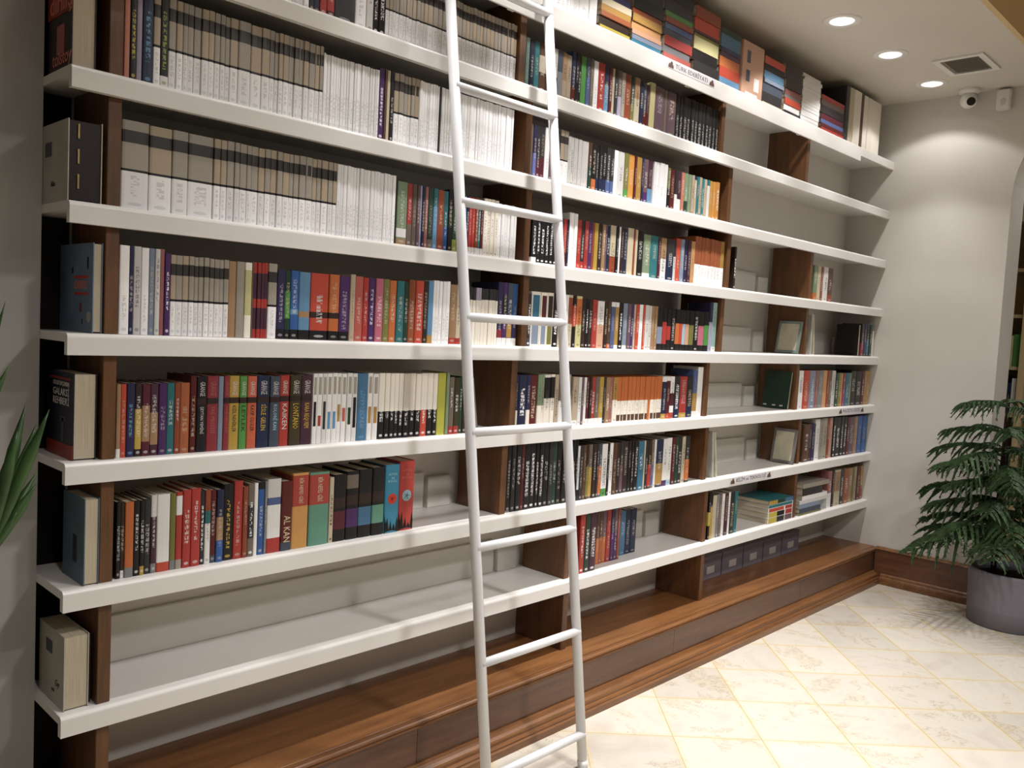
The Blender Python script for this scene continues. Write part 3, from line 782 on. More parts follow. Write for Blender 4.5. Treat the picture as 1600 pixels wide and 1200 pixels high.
5L 2.2227 0.0211 0.2087 0.03 p olive 0:0.12:lime -
5L 2.2439 0.0244 0.1983 0.03 p skyblue 0:0.3:indigo -
5L 2.2683 0.0092 0.2006 0.03 p indigo - -
5L 2.2775 0.0155 0.1985 0.03 p red 0:0.12:chalk -
5L 2.293 0.0156 0.198 0.03 p red 0:0.12:chalk -
5L 2.3086 0.0157 0.2005 0.03 p rust 0:0.12:chalk -
5L 2.3243 0.0126 0.1983 0.03 p teal 0:0.12:chalk -
5L 2.3369 0.0127 0.2005 0.03 p darkred 0:0.12:chalk -
5L 2.3497 0.0186 0.204 0.03 p ivory - -
5L 2.3683 0.0169 0.2045 0.03 p ivory - -
5L 2.3852 0.0195 0.2049 0.03 p ivory - -
5L 2.4047 0.0196 0.2038 0.03 p ivory - -
5L 2.4243 0.015 0.1966 0.03 p white - -
5L 2.4393 0.0154 0.1943 0.03 p white - -
5L 2.4547 0.0174 0.1965 0.03 p white - -
5L 2.4721 0.0147 0.1958 0.03 p white - -
5L 2.4868 0.018 0.1964 0.03 p white - -
5L 2.5048 0.014 0.1946 0.03 p white - -
5M 2.6067 0.0289 0.1881 0.03 u black 0:0.11:chalk white
5M 2.6355 0.0219 0.1887 0.03 u black - white
5M 2.6574 0.0258 0.186 0.03 u black - white
5M 2.6832 0.0261 0.1868 0.03 p black - white
5M 2.7093 0.0226 0.1875 0.03 p black - white
5M 2.7319 0.0228 0.1883 0.03 p black - white
5M 2.7547 0.0308 0.1866 0.03 p charcoal - -
5M 2.7855 0.0234 0.1864 0.03 p darkred 0.3:1:red -
5M 2.8088 0.0118 0.1866 0.03 p navy - -
5M 2.8206 0.0141 0.2158 0.03 p white - -
5M 2.8347 0.0166 0.2162 0.03 p white - -
5M 2.8513 0.021 0.2151 0.03 p white - -
5M 2.8723 0.0283 0.1938 0.03 p red 0:0.1:orangered -
5M 2.9005 0.0204 0.1939 0.03 p charcoal 0:0.15:red -
5M 2.9209 0.0247 0.1937 0.03 p red - -
5M 2.9457 0.025 0.194 0.03 p purple - -
5M 2.9706 0.0126 0.1929 0.03 p rust - 0
5M 2.9832 0.0254 0.1942 0.03 p mustard - 0
5M 3.0086 0.0256 0.1956 0.03 p darkbrown - -
5M 3.0342 0.0216 0.1939 0.03 p tan - -
5M 3.0557 0.013 0.1949 0.03 p mauve - -
5M 3.0688 0.0219 0.1932 0.03 p navy - -
5M 3.0906 0.0398 0.1982 0.03 p cream 0:0.35:rust -
5M 3.1304 0.0179 0.1984 0.03 p black - -
5M 3.1483 0.0135 0.1981 0.03 p white - 0
5M 3.1618 0.0227 0.1977 0.03 p darkbrown - -
5M 3.1845 0.0275 0.1976 0.03 p navy - -
5M 3.212 0.0418 0.2018 0.03 p cream - 0
5M 3.2538 0.0141 0.2025 0.03 p rust - 0
5M 3.2678 0.0189 0.2003 0.03 p cream - 0
5M 3.2867 0.043 0.2001 0.03 p black - -
5M 3.3297 0.0535 0.1881 0.03 p sage 0:0.1:chalk -
5M 3.3833 0.0597 0.1886 0.03 p teal - -
5M 3.4429 0.0202 0.1874 0.03 p maroon - -
5M 3.4631 0.046 0.1872 0.03 p chalk 0.5:1:tan -
5M 3.5091 0.0573 0.188 0.03 p navy 0.6:1:charcoal -
5M 3.5663 0.0211 0.1864 0.03 p palegrey 0.6:1:charcoal -
5M 3.5875 0.0374 0.1983 0.03 p orangered - -
5M 3.6248 0.0324 0.1981 0.03 p lightslate - -
5M 3.6573 0.0273 0.1992 0.03 p indigo - -
5M 3.6846 0.0276 0.1984 0.03 p plum - -
5M 3.7121 0.0335 0.1982 0.03 p apricot - -
5M 3.7456 0.0265 0.226 0.03 S white - -
5M 3.7721 0.0286 0.2268 0.03 S white - -
5M 3.8007 0.0289 0.2248 0.03 S white - -
5M 3.8296 0.0297 0.2261 0.03 S white - -
5M 3.8594 0.0234 0.2252 0.03 S white - -
5M 3.8828 0.0342 0.2265 0.03 S white - -
5M 3.917 0.0259 0.2257 0.03 S white - -
5M 3.943 0.0333 0.2248 0.03 S white - -
5M 3.9762 0.0335 0.2246 0.03 S white - -
5N 4.1161 0.0192 0.214 0.03 p darkbrown - white
5R 5.0238 0.0509 0.2018 0.03 p sage 0:0.2:orange -
5R 5.0747 0.043 0.2015 0.03 p cream - -
5R 5.1177 0.0348 0.2009 0.03 p rust - -
5R 5.1524 0.0617 0.2015 0.03 p chalk - -
5R 5.2141 0.0718 0.2014 0.03 p brown 0:0.2:rust -
4L 1.0815 0.0257 0.2261 0.03 p white - green
4L 1.1072 0.0114 0.2242 0.03 p indigo - -
4L 1.1185 0.0197 0.2268 0.03 p palegrey - -
4L 1.1382 0.02 0.2252 0.03 p white - -
4L 1.1582 0.0151 0.2256 0.03 p lightslate - -
4L 1.1733 0.0136 0.2252 0.03 p palegrey - -
4L 1.1869 0.012 0.2263 0.03 p dustyrose - 0
4L 1.1989 0.0155 0.2167 0.03 p purple - white
4L 1.2144 0.0148 0.2141 0.03 W white - -
4L 1.2292 0.0189 0.2139 0.03 W white - -
4L 1.2481 0.0173 0.2146 0.03 W white - -
4L 1.2654 0.0153 0.215 0.03 W white - -
4L 1.2807 0.012 0.2136 0.03 W white - -
4L 1.2928 0.0144 0.2146 0.03 W white - -
4L 1.3071 0.0154 0.2153 0.03 W white - -
4L 1.3225 0.0137 0.2138 0.03 W white - -
4L 1.3362 0.0158 0.2131 0.03 W white - -
4L 1.352 0.0131 0.2131 0.03 W white - -
4L 1.3651 0.0154 0.2146 0.03 W white - -
4L 1.3805 0.0232 0.2127 0.03 p tan - 0
4L 1.4037 0.0255 0.2136 0.03 p stone - 0
4L 1.4292 0.0219 0.2133 0.03 p ivory 0.3:0.9:paleyellow 0
4L 1.4511 0.004 0.216 0.03 p taupe - 0
4L 1.4551 0.0121 0.2159 0.03 p red 0.52:0.86:plum,0.12:0.4:plum 0
4L 1.4672 0.0122 0.2161 0.03 p red 0.52:0.86:plum,0.12:0.4:plum 0
4L 1.4794 0.0102 0.2159 0.03 p red 0.52:0.86:plum,0.12:0.4:plum 0
4L 1.4896 0.0123 0.2174 0.03 p red 0.52:0.86:plum,0.12:0.4:plum 0
4L 1.5019 0.0291 0.217 0.03 W white - -
4L 1.531 0.0275 0.203 0.03 p indigo 0:0.14:black lilac
4L 1.5585 0.0193 0.2011 0.03 p darkgreen 0.3:0.7:green,0:0.14:black -
4L 1.5778 0.0282 0.2029 0.03 p blue 0:0.14:black,0.36:0.44:skyblue -
4L 1.606 0.0398 0.2012 0.03 p skyblue 0:0.14:black,0.33:0.42:tan 0
4L 1.6458 0.0661 0.2016 0.03 p orangered 0:0.14:black,0.33:0.42:darkbrown -
4L 1.7119 0.0375 0.2025 0.03 p orange 0:0.14:black,0.33:0.42:darkbrown -
4L 1.7494 0.0383 0.2006 0.03 p purple 0:0.14:black -
4L 1.7877 0.0194 0.2083 0.03 p beige - -
4L 1.8071 0.032 0.204 0.03 p coral - -
4L 1.8391 0.0225 0.2024 0.03 p red - -
4L 1.8616 0.0253 0.2026 0.03 p purple - -
4L 1.8869 0.0308 0.2033 0.03 p pink - -
4L 1.9177 0.026 0.2036 0.03 p olive - -
4L 1.9438 0.0291 0.2015 0.03 p orange - -
4L 1.9728 0.0322 0.2025 0.03 p teal - -
4L 2.005 0.019 0.2028 0.03 p darkgreen - -
4L 2.0241 0.0275 0.2094 0.03 p copper - -
4L 2.0516 0.0363 0.2086 0.03 p orangered - -
4L 2.0879 0.0198 0.2097 0.03 p darkbrown - -
4L 2.1077 0.0229 0.2108 0.03 p skyblue 0:0.13:ochre 0
4L 2.1306 0.0116 0.215 0.03 w white - -
4L 2.1422 0.0155 0.2155 0.03 w white - -
4L 2.1578 0.0148 0.2142 0.03 w white - -
4L 2.1726 0.0167 0.2146 0.03 w white - -
4L 2.1893 0.0175 0.2158 0.03 w white - -
4L 2.2069 0.0331 0.2066 0.03 p tan 0:0.1:red -
4L 2.24 0.0214 0.2089 0.03 p cream 0:0.1:red -
4L 2.2614 0.0247 0.2084 0.03 p cream - -
4L 2.286 0.0156 0.206 0.03 p charcoal 0:0.4:chalk -
4L 2.3016 0.0121 0.2045 0.03 p ivory 0.78:1:charcoal 0
4L 2.3137 0.0162 0.2028 0.03 p ivory 0.78:1:charcoal 0
4L 2.3299 0.0163 0.204 0.03 p ivory 0.78:1:lilac 0
4L 2.3462 0.0124 0.204 0.03 p ivory 0.78:1:lilac 0
4L 2.3586 0.0176 0.2026 0.03 p ivory 0.8:1:charcoal 0
4L 2.3762 0.0199 0.2037 0.03 p ivory 0.8:1:charcoal 0
4L 2.3961 0.0193 0.2037 0.03 p ivory 0.8:1:charcoal 0
4L 2.4155 0.0164 0.2041 0.03 p ivory 0.8:1:charcoal 0
4L 2.4319 0.0118 0.2025 0.03 p ivory 0.8:1:charcoal 0
4L 2.4437 0.0269 0.2326 0.03 p indigo 0:0.12:chalk,0.12:0.25:crimson -
4L 2.4705 0.0238 0.2332 0.03 p purple 0:0.12:chalk,0.5:0.8:darkbrown -
4L 2.4943 0.0275 0.2324 0.03 p slate 0:0.12:chalk,0.13:0.34:ochre -
4L 2.5218 0.0278 0.2319 0.03 p blue 0:0.12:chalk,0.12:0.45:indigo -
4M 2.6027 0.0216 0.2011 0.03 p charcoal 0:0.15:slate white
4M 2.6243 0.0549 0.2109 0.03 F ivory 0.54:0.94:tealblue,0.04:0.42:lightslate 0
4M 2.6792 0.0373 0.2105 0.03 F ivory 0.54:0.94:maroon,0.04:0.42:lightslate 0
4M 2.7165 0.0379 0.2116 0.03 F ivory 0.54:0.94:darkbrown,0.04:0.42:olive 0
4M 2.7545 0.0308 0.2115 0.03 p black - white
4M 2.7852 0.0273 0.2111 0.03 p cream - -
4M 2.8125 0.0316 0.21 0.03 p chalk - -
4M 2.8441 0.028 0.2106 0.03 p cream 0.45:0.95:rust -
4M 2.872 0.0202 0.2105 0.03 p black 0.4:0.8:orangered -
4M 2.8922 0.0367 0.2092 0.03 p paleyellow 0.45:0.95:orange -
4M 2.9289 0.029 0.2036 0.03 p darkbrown - -
4M 2.9579 0.0167 0.2029 0.03 p black - white
4M 2.9746 0.0253 0.2013 0.03 p darkbrown - -
4M 2.9999 0.0341 0.2001 0.03 p red - -
4M 3.034 0.0476 0.1977 0.03 p peach 0.5:1:chalk -
4M 3.0816 0.022 0.1983 0.03 p darkbrown - -
4M 3.1036 0.0222 0.1994 0.03 p brown 0:0.1:orange -
4M 3.1257 0.0268 0.1983 0.03 p slateblue 0.9:1:chalk -
4M 3.1526 0.0271 0.1982 0.03 p ochre 0.9:1:chalk,0:0.08:chalk -
4M 3.1797 0.032 0.1985 0.03 p black - white
4M 3.2117 0.0324 0.1979 0.03 p lightslate 0:0.08:chalk -
4M 3.2441 0.0234 0.1975 0.03 p mauve - -
4M 3.2675 0.0236 0.197 0.03 p purple - -
4M 3.2911 0.0143 0.1967 0.03 p cream - -
4M 3.3054 0.024 0.1987 0.03 p orangered - -
4M 3.3293 0.029 0.1988 0.03 p white - -
4M 3.3584 0.0146 0.1981 0.03 p orangered - -
4M 3.373 0.028 0.1987 0.03 p palegrey - -
4M 3.4011 0.0214 0.1976 0.03 p palegrey - -
4M 3.4224 0.0267 0.1973 0.03 p tan - -
4M 3.4491 0.0236 0.1977 0.03 p tan - -
4M 3.4727 0.0409 0.1928 0.03 p black 0.15:0.55:lightslate 0
4M 3.5136 0.0363 0.1904 0.03 p black 0.15:0.68:red 0
4M 3.55 0.0315 0.1917 0.03 p black 0.25:0.58:red 0
4M 3.5815 0.0372 0.191 0.03 p black - -
4M 3.6187 0.0323 0.1925 0.03 p black 0.16:0.66:orange 0
4M 3.651 0.0272 0.1913 0.03 p black 0.16:0.66:orangered 0
4M 3.6782 0.0275 0.1912 0.03 p black 0.15:0.66:lightblue 0
4M 3.7057 0.0333 0.1914 0.03 p black 0.15:0.66:peach 0
4M 3.739 0.0394 0.1919 0.03 p black 0.15:0.64:olive 0
4M 3.7784 0.0399 0.1925 0.03 p black - -
4M 3.8184 0.0522 0.1913 0.03 p black 0.15:0.64:pink 0
4M 3.8705 0.0412 0.1928 0.03 p black 0.15:0.66:green 0
4M 3.9117 0.0298 0.2417 0.03 p palelilac 0.6:1:indigo -
4M 3.9415 0.0422 0.2422 0.03 p mint 0:0.1:chalk -
3L 1.0816 0.0113 0.1907 0.03 p tan 0:0.12:chalk 0
3L 1.0929 0.0146 0.1907 0.03 p orangered - -
3L 1.1075 0.0214 0.1927 0.03 p indigo - skyblue
3L 1.1289 0.0183 0.1926 0.03 p darkbrown 0.1:0.65:gold -
3L 1.1472 0.0219 0.1909 0.03 u maroon 0.2:0.7:tan -
3L 1.1691 0.0222 0.1909 0.03 u plum 0.15:0.6:tan -
3L 1.1913 0.0225 0.1916 0.03 p purple - -
3L 1.2138 0.0211 0.1926 0.03 p teal - -
3L 1.2349 0.016 0.1928 0.03 p rust - -
3L 1.2509 0.027 0.1926 0.03 p copper - -
3L 1.2779 0.0183 0.2109 0.03 p darkred - -
3L 1.2962 0.0296 0.2096 0.03 G black - white
3L 1.3258 0.034 0.2103 0.03 G crimson - dustyrose
3L 1.3598 0.0153 0.2097 0.03 p lightslate - 0
3L 1.3751 0.0174 0.2107 0.03 G crimson - dustyrose
3L 1.3926 0.0314 0.2108 0.03 G mustard - black
3L 1.424 0.0239 0.2097 0.03 G green - black
3L 1.4479 0.0304 0.2099 0.03 G coralorange - black
3L 1.4783 0.0414 0.2115 0.03 G navy - gold
3L 1.5197 0.0338 0.2092 0.03 G slate - palegrey
3L 1.5536 0.0323 0.2115 0.03 G red - white
3L 1.5859 0.0396 0.2118 0.03 G darkolive - gold
3L 1.6254 0.0404 0.212 0.03 G plum - gold
3L 1.6659 0.016 0.2162 0.03 K chalk 0.25:0.6:black,0.7:0.95:stone -
3L 1.6819 0.0184 0.2167 0.03 K chalk 0.25:0.4:red,0.7:0.95:stone -
3L 1.7003 0.0163 0.2168 0.03 K chalk 0.2:0.6:charcoal,0.7:0.95:stone -
3L 1.7166 0.0188 0.2169 0.03 K chalk 0.2:0.45:skyblue,0.7:0.95:stone -
3L 1.7354 0.019 0.2179 0.03 K chalk 0.2:0.45:skyblue,0.7:0.95:stone -
3L 1.7543 0.0168 0.2171 0.03 K chalk 0.3:0.55:ochre,0.7:0.95:stone -
3L 1.7711 0.0193 0.2159 0.03 K chalk 0.3:0.5:coral,0.7:0.95:stone -
3L 1.7904 0.0195 0.2176 0.03 K chalk 0.25:0.5:darkgreen,0.7:0.95:stone -
3L 1.81 0.0197 0.2165 0.03 K chalk 0.2:0.65:black,0.7:0.95:stone -
3L 1.8297 0.0426 0.2168 0.03 p steel - skyblue
3L 1.8723 0.0204 0.2172 0.03 K chalk 0.25:0.5:ochre,0.7:0.95:stone -
3L 1.8927 0.0232 0.215 0.03 K chalk 0.25:0.5:ochre,0.7:0.95:stone -
3L 1.9159 0.025 0.2173 0.03 p black 0.42:1:ivory chalk
3L 1.9409 0.0208 0.217 0.03 p black 0.42:1:ivory chalk
3L 1.9617 0.0188 0.2165 0.03 p black 0.42:1:ivory chalk
3L 1.9805 0.0185 0.2166 0.03 p black 0.42:1:ivory chalk
3L 1.999 0.0199 0.2164 0.03 p black 0.42:1:ivory chalk
3L 2.0189 0.0258 0.2156 0.03 p black 0.42:1:ivory chalk
3L 2.0446 0.0264 0.2166 0.03 p black 0.42:1:ivory chalk
3L 2.0711 0.0239 0.2151 0.03 p black 0.42:1:ivory chalk
3L 2.095 0.0286 0.2165 0.03 p orangered 0.42:1:ivory chalk
3L 2.1235 0.0262 0.2169 0.03 p black 0.42:1:ivory chalk
3L 2.1498 0.0203 0.2163 0.03 p black 0.42:1:ivory chalk
3L 2.1701 0.0386 0.2175 0.03 p limeyellow - 0
3L 2.2087 0.015 0.2187 0.03 p sage - 0
3L 2.2237 0.0243 0.2025 0.03 p taupe 0:0.14:red -
3L 2.248 0.0246 0.2003 0.03 p darkolive 0:0.14:red -
3L 2.2726 0.0186 0.2022 0.03 p darkgreen - -
3L 2.2912 0.0219 0.2017 0.03 p darkbrown - -
3M 2.5594 0.0177 0.2077 0.03 p indigo 0:0.35:ivory -
3M 2.5771 0.0466 0.2086 0.03 p navy 0:0.05:chalk white
3M 2.6236 0.0218 0.2083 0.03 p indigo 0:0.35:ivory -
3M 2.6454 0.0405 0.2078 0.03 p darkred - cream
3M 2.686 0.0237 0.2092 0.03 p ivory 0.42:1:sage -
3M 2.7097 0.0176 0.2104 0.03 p ivory 0.42:1:sage -
3M 2.7272 0.0376 0.2085 0.03 p ivory 0.55:0.95:black -
3M 2.7648 0.0237 0.2102 0.03 p ivory 0.55:0.95:black -
3M 2.7885 0.0234 0.2096 0.03 p beige - -
3M 2.8119 0.0316 0.208 0.03 p chalk 0.5:1:taupe -
3M 2.8435 0.0441 0.2101 0.03 p stone - -
3M 2.8876 0.0122 0.1976 0.03 p taupe - -
3M 2.8998 0.0369 0.1986 0.03 p beige 0:0.1:chalk -
3M 2.9366 0.0207 0.1979 0.03 p chalk - -
3M 2.9573 0.0167 0.198 0.03 p mauve - -
3M 2.974 0.0168 0.1968 0.03 p chalk - -
3M 2.9908 0.0169 0.1982 0.03 p maroon 0:0.12:chalk -
3M 3.0078 0.017 0.1986 0.03 p darkbrown 0:0.12:chalk -
3M 3.0248 0.0258 0.1984 0.03 p red 0:0.12:chalk -
3M 3.0506 0.026 0.1971 0.03 p taupe 0:0.12:chalk -
3M 3.0766 0.0307 0.1981 0.03 p mustard 0:0.12:chalk -
3M 3.1074 0.0133 0.1973 0.03 p charcoal - -
3M 3.1207 0.0268 0.1961 0.03 p tan - -
3M 3.1474 0.0225 0.1959 0.03 p dustyrose - -
3M 3.17 0.0319 0.196 0.03 p ivory 0.5:1:ochre -
3M 3.2019 0.0295 0.1964 0.03 O ivory - -
3M 3.2313 0.0194 0.1963 0.03 O ivory - -
3M 3.2507 0.0291 0.1973 0.03 O ivory - -
3M 3.2798 0.0264 0.1979 0.03 O ivory - -
3M 3.3063 0.0302 0.1974 0.03 O ivory - -
3M 3.3364 0.0292 0.1971 0.03 O ivory - -
3M 3.3656 0.0238 0.1977 0.03 O ivory - -
3M 3.3894 0.0202 0.1967 0.03 O ivory - -
3M 3.4096 0.022 0.1972 0.03 O ivory - -
3M 3.4315 0.0201 0.1981 0.03 p orange - 0
3M 3.4516 0.0281 0.197 0.03 O ivory - -
3M 3.4797 0.0202 0.1963 0.03 O ivory - -
3M 3.4998 0.0215 0.1985 0.03 O ivory - -
3M 3.5213 0.0224 0.198 0.03 O ivory - -
3M 3.5437 0.0367 0.1969 0.03 p navy 0.88:1:chalk,0:0.12:mustard -
3M 3.5804 0.0318 0.1969 0.03 p maroon 0.9:1:chalk,0:0.12:orangered -
3M 3.6122 0.0322 0.1974 0.03 p chalk 0.3:0.6:maroon,0:0.14:orangered -
3M 3.6444 0.049 0.1976 0.03 p charcoal 0:0.35:navy white
3M 3.6934 0.061 0.1965 0.03 p red 0:0.12:mustard -
3M 3.7545 0.0509 0.1958 0.03 p charcoal 0:0.3:navy -
3M 3.8054 0.0402 0.2281 0.03 p slateblue 0:0.5:ochre,0:0.12:chalk -
3M 3.8456 0.0467 0.2424 0.03 p chalk - 0
3R 4.9302 0.0575 0.2246 0.03 p chalk - -
3R 4.9877 0.0838 0.2256 0.03 p orangered - -
3R 5.0715 0.0771 0.2248 0.03 p lightslate - -
3R 5.1486 0.0348 0.2248 0.03 p dustyrose - -
3R 5.1834 0.0707 0.2247 0.03 p photogrey - -
3R 5.254 0.0539 0.2254 0.03 p apricot - 0
3R 5.308 0.0364 0.2247 0.03 p rust - -
3R 5.3444 0.0368 0.2243 0.03 p taupe - -
3R 5.3811 0.0465 0.2245 0.03 p palegrey - -
3R 5.4276 0.0471 0.2087 0.03 p darkgreen - -
3R 5.4746 0.0381 0.2097 0.03 p olive - -
3R 5.5127 0.0288 0.2084 0.03 p amber - -
3R 5.5415 0.0388 0.2083 0.03 p crimson 0:0.5:magenta -
3R 5.5803 0.0589 0.2095 0.03 p tealblue - -
3R 5.6392 0.0298 0.2094 0.03 p sage - -
3R 5.669 0.0806 0.2221 0.03 p black - -
3R 5.7496 0.0927 0.2201 0.03 p black - -
3R 5.8423 0.0419 0.2212 0.03 p darkred - -
3R 5.8843 0.0317 0.2212 0.03 p tan - -
3R 5.916 0.0535 0.22 0.03 p ochre - -
2L 1.0882 0.0114 0.2035 0.03 p black - -
2L 1.0996 0.0098 0.2013 0.03 p darkbrown 0:0.1:chalk -
2L 1.1094 0.0232 0.2009 0.03 p orange 0:0.13:photogrey 0
2L 1.1326 0.0168 0.202 0.03 p black - -
2L 1.1494 0.0119 0.2011 0.03 p black 0:0.12:mustard -
2L 1.1613 0.0171 0.2025 0.03 p charcoal - -
2L 1.1784 0.0155 0.2122 0.03 p plum 0.72:1:palegrey,0:0.12:photogrey -
2L 1.1939 0.0369 0.2116 0.03 p chalk 0:0.12:orangered 0
2L 1.2307 0.0161 0.2113 0.03 p olive 0:0.12:photogrey 0
2L 1.2468 0.018 0.2132 0.03 p red 0.7:0.95:chalk,0:0.12:stone 0
2L 1.2648 0.0237 0.217 0.03 p red - -
2L 1.2886 0.0278 0.2186 0.03 p red - -
2L 1.3164 0.0131 0.2087 0.03 p charcoal - white
2L 1.3295 0.017 0.2101 0.03 p chalk 0.72:1:rust,0.55:0.72:teal -
2L 1.3466 0.0172 0.2082 0.03 p darkred 0:0.1:slate -
2L 1.3638 0.0213 0.2081 0.03 p blue 0.6:1:navy,0.3:0.62:tan -
2L 1.3851 0.0315 0.2213 0.03 p black - gold
2L 1.4165 0.028 0.2273 0.03 p red - -
2L 1.4445 0.0162 0.2092 0.03 p rust - -
2L 1.4608 0.0205 0.2161 0.03 p taupe 0.25:0.7:charcoal white
2L 1.4812 0.0124 0.2153 0.03 p chalk - 0
2L 1.4936 0.0209 0.2171 0.03 p blue 0.9:1:black -
2L 1.5145 0.0084 0.218 0.03 p photogrey - -
2L 1.5229 0.047 0.2223 0.03 p palegrey 0.2:0.65:chalk,0:0.2:red,0.65:0.75:slateblue 0
2L 1.5699 0.0372 0.2123 0.03 p darkred 0:0.12:slate 0
2L 1.6071 0.0584 0.2324 0.03 u honey 0.56:0.97:brick 0
2L 1.6655 0.0745 0.2294 0.03 u seagreen 0.56:0.97:brick 0
2L 1.74 0.0167 0.209 0.03 p cream - darkbrown
2L 1.7567 0.0485 0.2152 0.03 p black 0.18:0.45:maroon,0.5:0.65:darkbrown 0
2L 1.8052 0.0473 0.2213 0.03 p black 0.18:0.45:purple,0.5:0.65:darkbrown,0.75:0.95:taupe 0
2L 1.8525 0.0536 0.2232 0.03 p black 0.18:0.45:steel,0.5:0.65:darkbrown 0
2L 1.9061 0.0498 0.2258 0.03 p black 0.18:0.45:seagreen,0.5:0.65:darkbrown 0
2L 1.956 0.062 0.2303 0.03 p cerulean - 0
2L 2.018 0.0668 0.2385 0.03 p scarlet - 0
2M 2.5373 0.0246 0.2581 0.03 p black 0:0.03:photogrey -
2M 2.5619 0.0248 0.2591 0.03 p charcoal - -
2M 2.5867 0.0287 0.2594 0.03 p black - -
2M 2.6154 0.0181 0.2595 0.03 p darkred - -
2M 2.6335 0.033 0.2567 0.03 p black - white
2M 2.6665 0.0334 0.2576 0.03 p black - white
2M 2.7 0.0188 0.2585 0.03 p black - white
2M 2.7187 0.0266 0.2595 0.03 p black - white
2M 2.7453 0.0307 0.2569 0.03 p black - -
2M 2.776 0.0233 0.2575 0.03 p charcoal - -
2M 2.7993 0.0275 0.2592 0.03 p darkgreen - -
2M 2.8268 0.0318 0.257 0.03 p black - -
2M 2.8586 0.0322 0.2578 0.03 p black - -
2M 2.8907 0.0336 0.2576 0.03 p black - -
2M 2.9244 0.0196 0.2587 0.03 p black - -
2M 2.944 0.0124 0.2594 0.03 p black - -
2M 2.9564 0.0167 0.2303 0.03 p chalk 0:0.2:black -
2M 2.9731 0.021 0.232 0.03 p charcoal - -
2M 2.9942 0.0212 0.232 0.03 p brown - -
2M 3.0154 0.0171 0.2323 0.03 p darkbrown 0.05:0.6:olive -
2M 3.0325 0.0259 0.2315 0.03 p taupe 0.05:0.58:mustard -
2M 3.0583 0.0261 0.2326 0.03 p darkbrown - -
2M 3.0844 0.0132 0.2309 0.03 p charcoal - -
2M 3.0976 0.0221 0.231 0.03 p slate 0.05:0.58:orange -
2M 3.1197 0.0403 0.2283 0.03 p chalk 0:0.15:green -
2M 3.16 0.0136 0.23 0.03 p black - -
2M 3.1735 0.0228 0.2291 0.03 p chalk - -
2M 3.1963 0.0322 0.2285 0.03 p brown - -
2M 3.2285 0.0232 0.2282 0.03 p darkbrown - -
2M 3.2517 0.0234 0.2298 0.03 p charcoal 0.05:0.55:mauve -
2M 3.2752 0.038 0.2295 0.03 p darkbrown - -
2M 3.3131 0.0239 0.2298 0.03 p black - -
2M 3.337 0.0186 0.2288 0.03 p black - -
2M 3.3556 0.0302 0.2291 0.03 p black - -
2M 3.3857 0.0445 0.2232 0.03 p tealblue - -
2M 3.4303 0.01 0.2248 0.03 p cream - 0
2M 3.4403 0.0201 0.2228 0.03 p charcoal - -
2M 3.4604 0.0304 0.2241 0.03 p darkbrown 0.05:0.5:red -
2M 3.4908 0.0205 0.225 0.03 p taupe 0.05:0.5:slateblue -
2M 3.5113 0.0155 0.2247 0.03 p chalk - -
2M 3.5268 0.0574 0.223 0.03 p navy 0.05:0.5:ochre -
2M 3.5842 0.0372 0.2235 0.03 p chalk 0:0.12:purple -
2M 3.6214 0.0377 0.2254 0.03 p chalk 0:0.12:lightblue -
2M 3.6591 0.0272 0.2248 0.03 p darkred - -
2M 3.6863 0.0275 0.2255 0.03 p darkgreen - -
2M 3.7138 0.0333 0.2254 0.03 p charcoal - -
2M 3.7471 0.0281 0.2242 0.03 p cream - -
2M 3.7752 0.0398 0.2255 0.03 p charcoal 0.05:0.5:orange -
2R 5.0398 0.0847 0.2243 0.03 p brown - -
2R 5.1245 0.0258 0.2231 0.03 p plum - -
2R 5.1503 0.0522 0.2232 0.03 p indigo - -
2R 5.2025 0.0619 0.2498 0.03 p chalk - -
2R 5.2644 0.0409 0.2508 0.03 p stone - -
2R 5.3053 0.0585 0.2525 0.03 p stone - -
2R 5.3638 0.0368 0.2499 0.03 p rust - -
2R 5.4006 0.0465 0.2513 0.03 p peach - -
2R 5.4471 0.0451 0.2499 0.03 p black - white
2R 5.4923 0.0715 0.2498 0.03 p black - white
2R 5.5637 0.0451 0.2516 0.03 p black - white
2R 5.6089 0.0502 0.2503 0.03 p black - white
2R 5.659 0.0398 0.2433 0.03 p darkred - -
2R 5.6989 0.0809 0.2436 0.03 p mauve - -
2R 5.7798 0.0514 0.2451 0.03 p tan - -
2R 5.8312 0.0732 0.2466 0.03 p blue - -
2R 5.9044 0.0638 0.2449 0.03 p blue - -
2R 5.9682 0.0168 0.2455 0.03 p steel - -
1M 3.0014 0.0341 0.2531 0.03 p red - white
1M 3.0355 0.0346 0.2508 0.03 p darkgreen - white
1M 3.0701 0.0439 0.2519 0.03 p plum - white
1M 3.1765 0.0227 0.2344 0.08 p orange 0.5:1:brown -
1M 3.1992 0.0229 0.2355 0.08 p copper 0.5:1:brown -
1M 3.2222 0.0278 0.235 0.08 p orange 0.5:1:mauve -
1M 3.2499 0.0327 0.2356 0.08 p red - -
1M 3.2826 0.0236 0.2348 0.08 p indigo 0:0.55:purple -
1M 3.3063 0.0238 0.2338 0.08 p mauve 0:0.55:purple -
1M 3.3301 0.0192 0.2337 0.08 p rust - -
1M 3.3891 0.0443 0.208 0.11 p steel - -
1M 3.4334 0.04 0.2102 0.11 p navy - -
1M 3.4734 0.0457 0.2081 0.11 p navy - -
1R 4.0256 0.0184 0.2355 0.03 p black 0.3:0.6:yellow -
1R 4.044 0.0248 0.2384 0.03 p mustard 0.7:1:black -
1R 4.0688 0.0375 0.2216 0.03 p cream - 0
1R 4.1063 0.0253 0.2237 0.03 p photogrey - -
1R 4.1316 0.0255 0.2212 0.03 p taupe - -
1R 4.1571 0.0257 0.2224 0.03 p chalk - -
1R 4.1828 0.0389 0.2216 0.03 p plum - -
